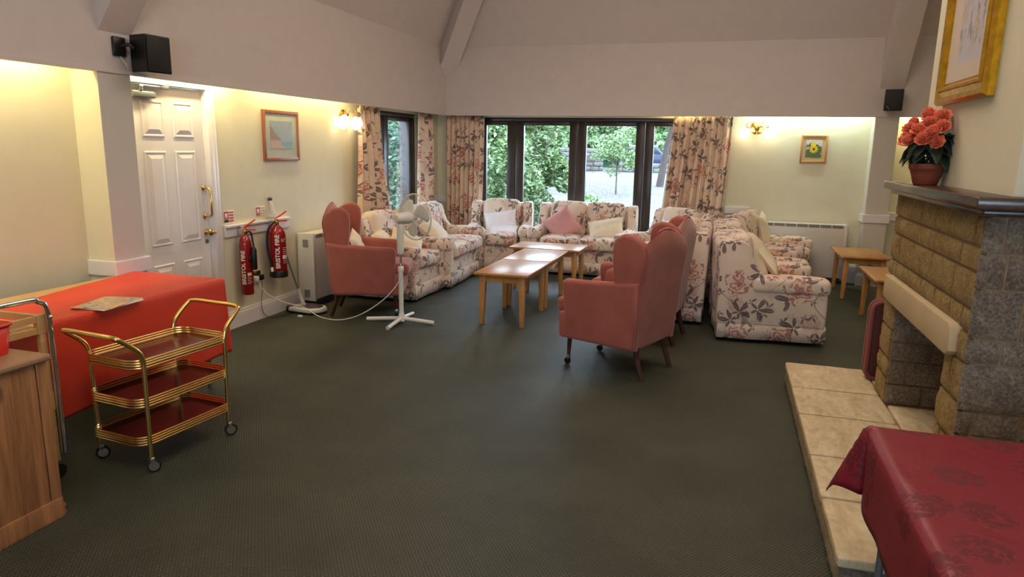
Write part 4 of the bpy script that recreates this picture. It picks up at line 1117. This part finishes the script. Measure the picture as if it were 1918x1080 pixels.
# carpet sweeper leaning on wall
sw = empty('carpet_sweeper', (-3.72, 5.62, 0), 0, 'white and mauve floor sweeper with a long thin handle leaning on the wall', 'sweeper')
bm = new(); prism(bm, [(-.16, -.09), (.08, -.12), (.16, -.06), (.18, .03), (.12, .10), (-.12, .12), (-.17, .05)], .045, .014, 'z', 3); xf(bm, bm.verts[:], (0, 0, .035)); obj('sweeper_head', bm, 'whitep', sw)
bm = new(); prism(bm, [(-.06, -.07), (.07, -.09), (.14, -.04), (.14, .03), (.08, .07), (-.05, .08)], .012, .004, 'z', 2); xf(bm, bm.verts[:], (0, 0, .062)); obj('cover_panel', bm, 'purple', sw)
lth('brush_wheel', [(.0, -.03), (.03, -.03), (.03, .03), (0, .03)], 'blackrub', sw, 14, (-.16, -.06, .03), (0, pi/2, 0))
tb('neck', [(-.05, 0, .05), (-.09, -.02, .22)], .022, 'whitep', sw, 10, taper=.015)
for s in (-1, 1): tb('handle_rod', [(-.09, -.02+s*.008, .20), (-.225, -.13+s*.006, .82)], .004, 'steel', sw, 6)
tb('grip', [(-.215, -.12, .80), (-.25, -.165, 1.06)], .016, 'whitep', sw, 10)
lth('grip_cap', [(.012, 0), (.02, .01), (.02, .025), (.01, .035)], 'purple', sw, 12, (-.25, -.165, 1.055))

# ------------------------------------------------------------------ pedestal fan
fan = empty('pedestal_fan', (-2.715, 5.55, 0), 0, 'white pedestal fan on a cross base beside the pink wing chair', 'fan')
for (x, y) in ((-.33, -.03), (.30, .04), (.0, -.275), (-.03, .30)):
    bm = new(); tube(bm, [(0, 0, .045), (x*.5, y*.5, .032), (x, y, .018)], .019, 8); 
    o = obj('base_foot', bm, 'whitep', fan)
lth('base_hub', [(.035, .02), (.035, .05), (.028, .07), (.022, .1)], 'whitep', fan, 16)
tb('pole', [(0, 0, .06), (0, 0, .50)], .021, 'whitep', fan, 14)
lth('pole_collar', [(.024, 0), (.026, .005), (.026, .045), (.02, .05)], 'whitep', fan, 14, (0, 0, .47))
tb('inner_pole', [(0, 0, .5), (0, 0, .70)], .011, 'chrome', fan, 12)
bm = new(); rbox(bm, .058, .05, .28, .02, 8, 0, 0, 0, (0, 0, .76)); bm.normal_update(); obj('control_column', bm, 'whitep', fan)
d = Vector((.36, .93, .0)).normalized(); ctr = Vector((.0, .0, .945)); qz = d.to_track_quat('Z', 'Y').to_euler()
hd = bpy.data.objects.new('fan_head', None)
def fanpart(name, bm, mat):
    o = obj(name, bm, mat, fan); o.location = ctr-d*.0; o.rotation_euler = qz; return o
bm = new(); lathe(bm, [(.0, -.05), (.03, -.046), (.046, -.02), (.052, .03), (.055, .09), (.05, .115), (.0, .118)], 22); fanpart('motor_housing', bm, 'whitep')
fz = .175
bm = new()
for k in range(3):
    a0 = 2*pi*k/3+.5; g = []
    for i in range(9):
        rr = .03+.145*i/8; row = []
        for j in range(7):
            u = j/6-.5; wdt = .95*(1-.25*abs(i/8-.5))*sin(pi*min(.5+.5*(1-i/8), 1)*.5+.0)**.0
            sp = (1.0*(1-(max(0, i/8-.75)/.25)**2*.5))*.8
            a = a0+u*1.55*sp+.25*i/8; row.append(bm.verts.new((rr*cos(a), rr*sin(a), fz+u*.05*(1-.3*i/8))))
        g.append(row)
    for i in range(8):
        for j in range(6): bm.faces.new((g[i][j], g[i+1][j], g[i+1][j+1], g[i][j+1]))
bl = fanpart('fan_blades', bm, 'whitep'); so = bl.modifiers.new('t', 'SOLIDIFY'); so.thickness = .003
bm = new(); lathe(bm, [(.0, .12), (.03, .125), (.032, .19), (.02, .20), (0, .202)], 16); fanpart('blade_hub', bm, 'whitep')
bm = new()
def ringt(R, z, r): tube(bm, [(R*cos(a*pi/24), R*sin(a*pi/24), z) for a in range(49)], r, 6)
ringt(.205, fz, .0055); ringt(.202, fz+.012, .003)
obj_c = fanpart('guard_rim', bm, 'whitep')
bm = new()
for k in range(56):
    a = 2*pi*k/56
    tube(bm, [(.05*cos(a), .05*sin(a), fz-.065), (.12*cos(a+.1), .12*sin(a+.1), fz-.05), (.19*cos(a+.15), .19*sin(a+.15), fz-.025), (.203*cos(a+.15), .203*sin(a+.15), fz)], .0007, 3, cap=False)
    tube(bm, [(.05*cos(a), .05*sin(a), fz+.07), (.12*cos(a), .12*sin(a), fz+.062), (.19*cos(a), .19*sin(a), fz+.035), (.203*cos(a), .203*sin(a), fz+.01)], .0007, 3, cap=False)
ringt(.05, fz+.07, .002); ringt(.05, fz-.065, .002)
fanpart('guard_wires', bm, 'whitep')
cord = tb('fan_cord', [(-2.70, 5.52, .55), (-2.69, 5.50, .46), (-2.72, 5.47, .36), (-2.84, 5.42, .22), (-3.03, 5.36, .09), (-3.25, 5.38, .02), (-3.5, 5.46, .008), (-3.68, 5.48, .08), (-3.80, 5.36, .14), (-3.90, 5.24, .24), (-3.935, 5.17, .36)], .0045, 'whitep', None, 8, 6)
tag(cord, 'white fan cord sagging from the fan to the wall socket', 'cord')

# ------------------------------------------------------------------ brass hostess trolley
tr = empty('serving_trolley', (-2.70, 2.745, 0), rad(83.7), 'three-tier brass trolley with maroon trays and hooped handles', 'trolley')
LX, WY = .245, .17   # half spacing of legs
def rrect(lx, wy, r, z, n=6):
    P = []
    for cx, cy, a0 in ((lx-r, wy-r, 0), (-lx+r, wy-r, 90), (-lx+r, -wy+r, 180), (lx-r, -wy+r, 270)):
        for k in range(n+1): a = rad(a0+90*k/n); P.append((cx+r*cos(a), cy+r*sin(a), z))
    return P
for zt in (.535, .345, .155):
    bm = new(); prism(bm, [(x, y) for x, y, z in rrect(.285, .175, .07, 0)], .008, 0, 'z'); xf(bm, bm.verts[:], (0, 0, zt)); ty = obj('tray', bm, 'laquer', tr, smooth=False)
    bm = new()
    for k in range(4): P = rrect(.29, .18, .072, zt-.008+k*.0125); tube(bm, P+[P[0]], .0055, 6)
    obj('gallery_rail', bm, 'brass', ty)
for sx in (-1, 1):
    for sy in (-1, 1):
        lg = tb('leg', [(sx*LX, sy*(WY+.008), .07), (sx*LX, sy*(WY+.016), .56)], .0105, 'brass', tr, 10)
        c = lth('castor_wheel', [(.0, -.008), (.022, -.009), (.025, -.006), (.033, -.006), (.033, .006), (.025, .006), (.022, .009), (0, .008)], 'blackrub', lg, 24, (sx*LX+.012, sy*(WY+.008)+.0, .033), (pi/2, 0, -.6))
        lth('wheel_disc', [(.0, -.0105), (.023, -.0105), (.023, .0105), (0, .0105)], 'chrome', lg, 24, (sx*LX+.012, sy*(WY+.008), .033), (pi/2, 0, -.6))
        bx('castor_fork', (sx*LX-.008, sx*LX+.012, sy*(WY+.008)-.012, sy*(WY+.008)+.012, .052, .078), 'chrome', lg, .003)
    w = WY+.016
    tb('handle', [(sx*LX, -w, .55), (sx*(LX+.02), -w, .61), (sx*(LX+.10), -w*.98, .68), (sx*(LX+.125), -w*.84, .70), (sx*(LX+.128), 0, .702), (sx*(LX+.125), w*.84, .70), (sx*(LX+.10), w*.98, .68), (sx*(LX+.02), w, .61), (sx*LX, w, .55)], .0115, 'brass', tr, 10, 5)

# ------------------------------------------------------------------ red table, cloth, magazine
tbl = empty('trestle_table', (-3.45, 3.0, 0), 0, 'pale folding table under the orange-red paper cloth by the left wall', 'table')
bx('table_top', (-.305, .385, -.75, .64, .685, .71), 'beech', tbl, .004)
for x in (-.27, .325):
    for y in (-.48, .57):
        tb('leg', [(x, y, .0), (x, y, .69)], .016, 'steel', tbl, 12)
tb('cross_brace', [(-.27, -.48, .6), (.325, -.48, .6)], .012, 'steel', tbl)
def cloth(name, x0, x1, y0, y1, z, drops, mat, label, seed, fold=.02, tip=.35, r=.018):
    """top rectangle with skirts; drops = (x-,x+,y-,y+)"""
    bm = new(); uvl = bm.loops.layers.uv.new('UVMap'); dx0, dx1, dy0, dy1 = drops; nx, ny = 64, 64; g = []
    U0, U1 = x0-dx0, x1+dx1; V0, V1 = y0-dy0, y1+dy1
    def f(u, v):
        ox = (x0-u if u < x0 else u-x1 if u > x1 else 0); oy = (y0-v if v < y0 else v-y1 if v > y1 else 0)
        sx = -1 if u < x0 else 1; sy = -1 if v < y0 else 1
        cx = min(max(u, x0), x1); cy = min(max(v, y0), y1)
        dep = math.hypot(ox, oy) if (ox and oy and tip > .1) else max(ox, oy)
        zz = z; hx = hy = 0
        if dep > 0:
            down = max(0, dep-r*.57); zz = z-(r*(1-cos(min(dep/r, pi/2))))-max(0, dep-r*pi/2)
            out = r*sin(min(dep/r, pi/2))
            if ox and oy:
                a = math.atan2(oy, ox); spread = dep*(tip*sin(2*a)); out += spread; zz += spread*.35
                hx, hy = sx*cos(a)*out, sy*sin(a)*out
            elif ox: hx = sx*(out+fold*dep/.4*noise.noise(Vector((v*4, seed, 0)))*1.3+.012*dep)
            else: hy = sy*(out+fold*dep/.4*noise.noise(Vector((u*4, 0, seed)))*1.3+.012*dep)
        else: zz += .003*noise.noise(Vector((u*5, v*5, seed)))
        return (cx+hx, cy+hy, zz)
    us = sorted(set([U0+(U1-U0)*i/nx for i in range(nx+1)]+[x0, x1, x0-r, x1+r, x0-r/2, x1+r/2])); us = [u for u in us if U0 <= u <= U1]
    vs = sorted(set([V0+(V1-V0)*i/ny for i in range(ny+1)]+[y0, y1, y0-r, y1+r, y0-r/2, y1+r/2])); vs = [u for u in vs if V0 <= u <= V1]
    G = [[bm.verts.new(f(u, v)) for v in vs] for u in us]
    for i in range(len(us)-1):
        for j in range(len(vs)-1):
            fc = bm.faces.new((G[i][j], G[i+1][j], G[i+1][j+1], G[i][j+1]))
            for l, (ii, jj) in zip(fc.loops, ((i, j), (i+1, j), (i+1, j+1), (i, j+1))): l[uvl].uv = (us[ii], vs[jj])
    o = obj(name, bm, mat, uvs=None); so = o.modifiers.new('t', 'SOLIDIFY'); so.thickness = .002; so.offset = 1
    return tag(o, label, 'tablecloth')
rc = cloth('tablecloth', -3.745, -3.058, 2.43, 3.655, .713, (0, .50, .22, .44), 'redcloth', 'orange-red paper tablecloth over the table by the left wall', 3, .02, tip=.04)
for v in rc.data.vertices:
    k = min(1, max(0, (-3.35-v.co.x)/.395)); v.co.x += k*.22*max(0, min(1, (3.6-v.co.y)/1.1))
mg = empty('magazine', (-3.10, 2.83, .7165), rad(8), 'open-cornered magazine with a food cover on the red cloth', 'magazine')
def cover():
    g = NT('magazine_cover'); c = g.coord(); n = g.noise(c, 16, 4, .6)
    return g.fin(g.ramp(n, [(.3, hexc(90, 96, 70)), (.45, hexc(206, 200, 190)), (.55, hexc(232, 170, 60)), (.7, hexc(238, 232, 224))]), .25)
for k in range(3):
    bm = new(); box(bm, -.105, .105, -.14, .14, 0, .003, r=.001); o = obj('pages' if k < 2 else 'cover', bm, 'paper' if k < 2 else cover(), mg, smooth=False); o.location = (0, 0, .0002+k*.0032); o.rotation_euler = (0, 0, rad(k*5-4))

# pine cabinet bottom left
cb_ = empty('pine_cabinet', (-3.0, 1.6, 0), 0, 'knotty pine cabinet in the lower left corner with a red basket on top', 'cabinet')
cx1 = .405; cy1 = .445
bx('cabinet_body', (.12, cx1-.012, -.9, cy1-.006, .03, .69), 'pine', cb_, .003)
bx('side_panel', (cx1-.012, cx1, -.9, cy1-.05, .05, .69), 'pine', cb_, .002)
bx('corner_stile', (cx1-.014, cx1+.003, cy1-.045, cy1, .02, .69), 'pine', cb_, .003)
bm = new(); prism(bm, [(-.9, 0), (cy1+.0, 0), (cy1+.012, .02), (cy1+.004, .035), (cy1+.012, .05), (cy1, .07), (cy1, .09), (-.9, .09)], .02, .002); xf(bm, bm.verts[:], (cx1-.004, 0, 0)); obj('plinth', bm, 'pine', cb_)
bx('cabinet_top', (.115, cx1+.02, -.92, cy1+.012, .69, .718), 'pinetop', cb_, .008)
bk = empty('plastic_basket', (-2.80, 1.875, .719), rad(-84), 'red plastic basket standing on the pine cabinet', 'basket')
bm = new(); prism(bm, rr2 if False else [(x, y) for x, y, z in rrect(.13, .085, .03, 0)], .12, 0, 'z')
for v in bm.verts:
    v.co.z += .06; k = 1+.12*(v.co.z/.12); v.co.x *= k; v.co.y *= k
top = [f for f in bm.faces if f.normal.z > .9]; bm.normal_update(); top = [f for f in bm.faces if abs(f.normal.z) > .9 and f.calc_center_median().z > .1]
bmesh.ops.delete(bm, geom=top, context='FACES_ONLY')
o = obj('basket_body', bm, 'redplastic', bk); so = o.modifiers.new('t', 'SOLIDIFY'); so.thickness = .004
bm = new(); P = [(x*1.0, y*1.0, .12) for x, y, z in rrect(.148, .098, .034, 0)]; tube(bm, P+[P[0]], .006, 6); obj('basket_rim', bm, 'redplastic', bk)
bx('basket_label', (-.02, .05, .088, .0915, .03, .075), 'paper', bk, 0)
# chrome and beech serving trolley behind the cabinet
ct = empty('wooden_trolley', (-3.12, 2.0, 0), 0, 'beech tray trolley with a chrome hoop handle behind the pine cabinet', 'trolley')
for s in (1, -1):
    tb('chrome_hoop', [(s*.215, .33, .12), (s*.215, .33, .5), (s*.215, .325, .80), (s*.215, .28, .86), (s*.215, .20, .872), (s*.215, -.4, .872)], .0125, 'chrome', ct, 12, 5)
for zz in (.77, .40):
    bm = new(); box(bm, -.179, .179, -.45, .299, zz-.05, zz-.036)
    for s in (-1, 1):
        box(bm, s*.19-.01, s*.19+.01, -.45, .279, zz-.01, zz+.02); box(bm, s*.19-.01, s*.19+.01, -.45, .279, zz-.062, zz-.034); box(bm, s*.19-.012, s*.19+.012, .28, .322, zz-.064, zz+.022)
    box(bm, -.178, .178, .30, .318, zz-.01, zz+.018); box(bm, -.178, .178, .301, .318, zz-.06, zz-.051)
    obj('tray', bm, 'beech', ct, smooth=False)
bx('trolley_post', (.175, .2, .29, .32, .08, .75), 'beech', ct, .003)
for y in (.3, -.4):
    for s in (-1, 1): lth('castor', [(.0, -.01), (.035, -.01), (.035, .01), (0, .01)], 'blackrub', ct, 18, (s*.2, y, .035), (0, pi/2, 0))
for z in (.80-.02,): lth('hoop_bolt', [(.009, 0), (.009, .006), (.004, .01)], 'chrome', ct, 10, (.226, .328, z), (0, pi/2, 0))

# maroon table bottom right
tm = empty('folding_table', (1.1, 1.65, 0), 0, 'folding table with grey tube legs under the maroon damask cloth', 'table')
bx('table_top', (-.575, .575, -.75, .66, .69, .718), 'beech', tm, .004)
for x in (-.54, .54):
    for y in (-.5, .62): tb('leg', [(x, y, .0), (x, y, .70)], .012, 'steel', tm, 12)
cloth('tablecloth', .515, 1.70, .75, 2.32, .722, (.25, .1, .1, .24), 'damask', 'maroon damask tablecloth on the table in the lower right corner', 9, .05, r=.03)

# ------------------------------------------------------------------ garden
gz = -.12
def gh(x, y):
    d = max(0, y-9.6); return gz+.55*min(1, d/50)**1.2+.08*noise.noise(Vector((x*.2, y*.2, 0)))*min(1, d/6)
bm = new(); nx, ny = 60, 60; G = []
for i in range(nx+1):
    row = []
    for j in range(ny+1):
        x = -60+100*i/nx; y = -2+82*(j/ny)**1.5; row.append(bm.verts.new((x, y, gh(x, y)-.0)))
    G.append(row)
# leave the house footprint out
for i in range(nx):
    for j in range(ny):
        q = (G[i][j], G[i+1][j], G[i+1][j+1], G[i][j+1]); cx = sum(v.co.x for v in q)/4; cy = sum(v.co.y for v in q)/4
        bm.faces.new(q)
for v in bm.verts:
    if v.co.y < 9.7 and v.co.x > -4.3: v.co.z = -.3
o = obj('garden_ground', bm, 'litter'); tag(o, kind='structure')
def tree(name, x, y, z0, crown, n, mat, trunk, label, leaf=.09, seed=1, tr_r=.12, grp=None, lean=0):
    t = empty(name, (x, y, gh(x, y)+z0), 0, label, 'tree' if 'tree' in name else 'shrub', grp)
    r = random.Random(seed); bm = new()
    blobs = []
    for k in range(26):
        while True:
            p = Vector((r.uniform(-1, 1), r.uniform(-1, 1), r.uniform(-1, 1)))
            if p.length < 1: break
        blobs.append((Vector((p.x*crown[0], p.y*crown[1], crown[3]+p.z*crown[2])), r.uniform(.18, .38)*min(crown[:3])))
    for k in range(n):
        c, R = blobs[k % len(blobs)]; d = Vector((r.gauss(0, 1), r.gauss(0, 1), r.gauss(0, 1))).normalized()
        p = c+d*R*r.uniform(.6, 1.15)
        if p.z < .02: continue
        a = Vector((r.gauss(0, 1), r.gauss(0, 1), r.gauss(0, .6))).normalized(); b = a.cross(Vector((r.gauss(0, 1), r.gauss(0, 1), r.gauss(0, 1)))).normalized(); s = leaf*r.uniform(.6, 1.3)
        q = [p+a*s, p+b*s*.45, p-a*s, p-b*s*.45]; bm.faces.new([bm.verts.new(v) for v in q])
    o = obj('foliage', bm, mat, t, smooth=False)
    if trunk:
        bm = new(); tube(bm, [(0, 0, -.2), (lean*.3, 0, crown[3]*.4), (lean, 0, crown[3])], tr_r, 10, taper=tr_r*.45)
        for k in range(4):
            a = r.uniform(0, 6.28); tube(bm, [(lean*.5, 0, crown[3]*.55), (lean+cos(a)*crown[0]*.4, sin(a)*crown[1]*.4, crown[3]+crown[2]*.2)], tr_r*.4, 6, taper=tr_r*.12)
        obj('trunk', bm, 'barkm', t)
    return t
tree('garden_shrub', -3.75, 13.8, 0, (1.45, 1.1, 2.0, 1.6), 26000, 'fol_light', 1, 'large pale green bush close outside the left half of the garden doors', .055, 1, .04, 'garden shrubs')
tree('garden_shrub', -6.6, 13.0, 0, (1.5, 1.4, 2.0, 1.6), 14000, 'fol_blue', 1, 'cool green bush at the far left behind the corner curtain', .055, 2, .04, 'garden shrubs')
tree('garden_shrub', -8.9, 10.8, 0, (1.6, 2.4, 2.2, 1.5), 16000, 'fol_blue', 1, 'blue-green hedge outside the side window', .06, 9, .05, 'garden shrubs')
tree('garden_shrub', -6.6, 15.8, 0, (2.5, 1.5, 1.2, 1.0), 9000, 'fol_light', 1, 'light green undergrowth outside behind the side hedge', .07, 12, .05, 'garden shrubs')
tree('garden_tree', -3.75, 25, 0, (.8, .8, .9, 1.7), 3500, 'fol_light', 1, 'young sapling with thin trunk in front of the stone wall', .06, 3, .03, 'garden trees')
tree('garden_tree', -2.7, 30, 0, (2.6, 2.2, 1.5, 4.2), 9000, 'fol_dark', 1, 'tree with a dark leaning trunk seen at the right of the garden doors', .10, 4, .17, 'garden trees', lean=.8)
for (x, y, m, c, lab) in ((-19, 33, 'fol_blue', (4, 3, 3.4, 3.6), 'blue green tree beyond the side hedge'), (-9.5, 26, 'fol_light', (2.6, 2.5, 2.8, 3.0), 'light green tree beyond the pale bush')):
    tree('garden_tree', x, y, 0, c, 7000, m, 1, lab, .22, int(y), .25, 'garden trees')
hb_ = bmesh.new(); rh = random.Random(77)
for k in range(42000):
    x = rh.uniform(-42, 6); zz = rh.uniform(.9, 5.2); lump = 1.0*noise.noise(Vector((x*.5, zz*.8, 3)))+.5*noise.noise(Vector((x*1.7, zz*1.7, 9)))
    p = Vector((x, 51-lump*1.6+rh.uniform(-.25, .25)-(x < -18)*(-18-x)*.9, zz)); s_ = rh.uniform(.12, .26)
    a = Vector((rh.gauss(0, 1), rh.gauss(0, .5), rh.gauss(0, 1))).normalized(); b = a.cross(Vector((rh.gauss(0, 1), rh.gauss(0, 1), rh.gauss(0, 1)))).normalized()
    hb_.faces.new([hb_.verts.new(v) for v in (p+a*s_, p+b*s_*.6, p-a*s_, p-b*s_*.6)])
hg = empty('garden_hedge', (0, 0, 0), 0, 'tall green hedge closing the garden behind the stone walls', 'hedge')
obj('foliage', hb_, 'fol_light', hg, smooth=False)
hb_ = bmesh.new(); box(hb_, -42, -18, 52.5, 53, 0, 4.6); box(hb_, -17.99, 6, 52.5, 53, 0, 4.6); obj('hedge_core', hb_, 'fol_dark', hg, smooth=False)
hg.location = (-15, 51, 0)
for o in kids(hg): o.location = (15, -51, 0)
# stone walls, bench, car far away
def rough_wall(name, x0, x1, y, h, label):
    bm = new(); n = int((x1-x0)/.35); r = random.Random(int(y*7+x0))
    for j in range(int(h/.28)):
        x = x0-r.uniform(0, .3)
        while x < x1:
            w = r.uniform(.35, .8); box(bm, x+.01, min(x+w, x1)-.01, y-r.uniform(.16, .22), y+.2, gh(x, y)+j*.28+.01, gh(x, y)+(j+1)*.28-.01, r=.03, seg=1); x += w
    return tag(obj(name, bm, 'gardenstone'), label, 'wall', 'garden walls')
rough_wall('garden_wall', -10.5, -7.5, 44, 1.5, 'pale rubble garden wall beside the bench')
rough_wall('garden_wall', -6.6, -1.0, 43, .84, 'low pale stone wall under the parked car')
bn = empty('garden_bench', (-8.5, 42.4, gh(-8.5, 42.4)), rad(10), 'slatted wooden bench in the garden by the rubble wall', 'bench')
for k in range(4): bx('seat_slat', (-.7, .7, -.25+k*.12, -.16+k*.12, .42, .45), 'barkm', bn, .004)
for k in range(4): bx('back_slat', (-.7, .7, .24, .27, .52+k*.11, .60+k*.11), 'barkm', bn, .004)
for s in (-1, 1):
    for y in (-.22, .22): bx('leg', (s*.65-.03, s*.65+.03, y-.03, y+.03, 0, .45 if y < 0 else .92), 'barkm', bn, .004)
car = empty('parked_car', (-5.0, 46, gh(-5, 46)+.05), 0, 'dark car with a pale roof parked beyond the low garden wall', 'car')
bm = new(); prism(bm, [(-2, .3), (2, .3), (2.1, .7), (1.9, .95), (1.1, 1.02), (.6, 1.5), (-1.1, 1.52), (-1.8, 1.02), (-2.1, .95), (-2.1, .5)], 1.7, .08, 'y', 3); obj('car_body', bm, 'carpaint', car)
bm = new(); prism(bm, [(-1.55, 1.03), (.98, 1.03), (.58, 1.42), (-1.05, 1.44)], 1.72, .01, 'y'); obj('car_window', bm, 'black', car)
bx('car_roof', (-1.1, .6, -.8, .8, 1.49, 1.56), 'whitep', car, .03)
for x in (-1.3, 1.3):
    for s in (-1, 1): lth('wheel', [(.0, -.1), (.2, -.1), (.32, -.09), (.32, .09), (0, .1)], 'blackrub', car, 20, (x, s*.8, .32), (pi/2, 0, 0))
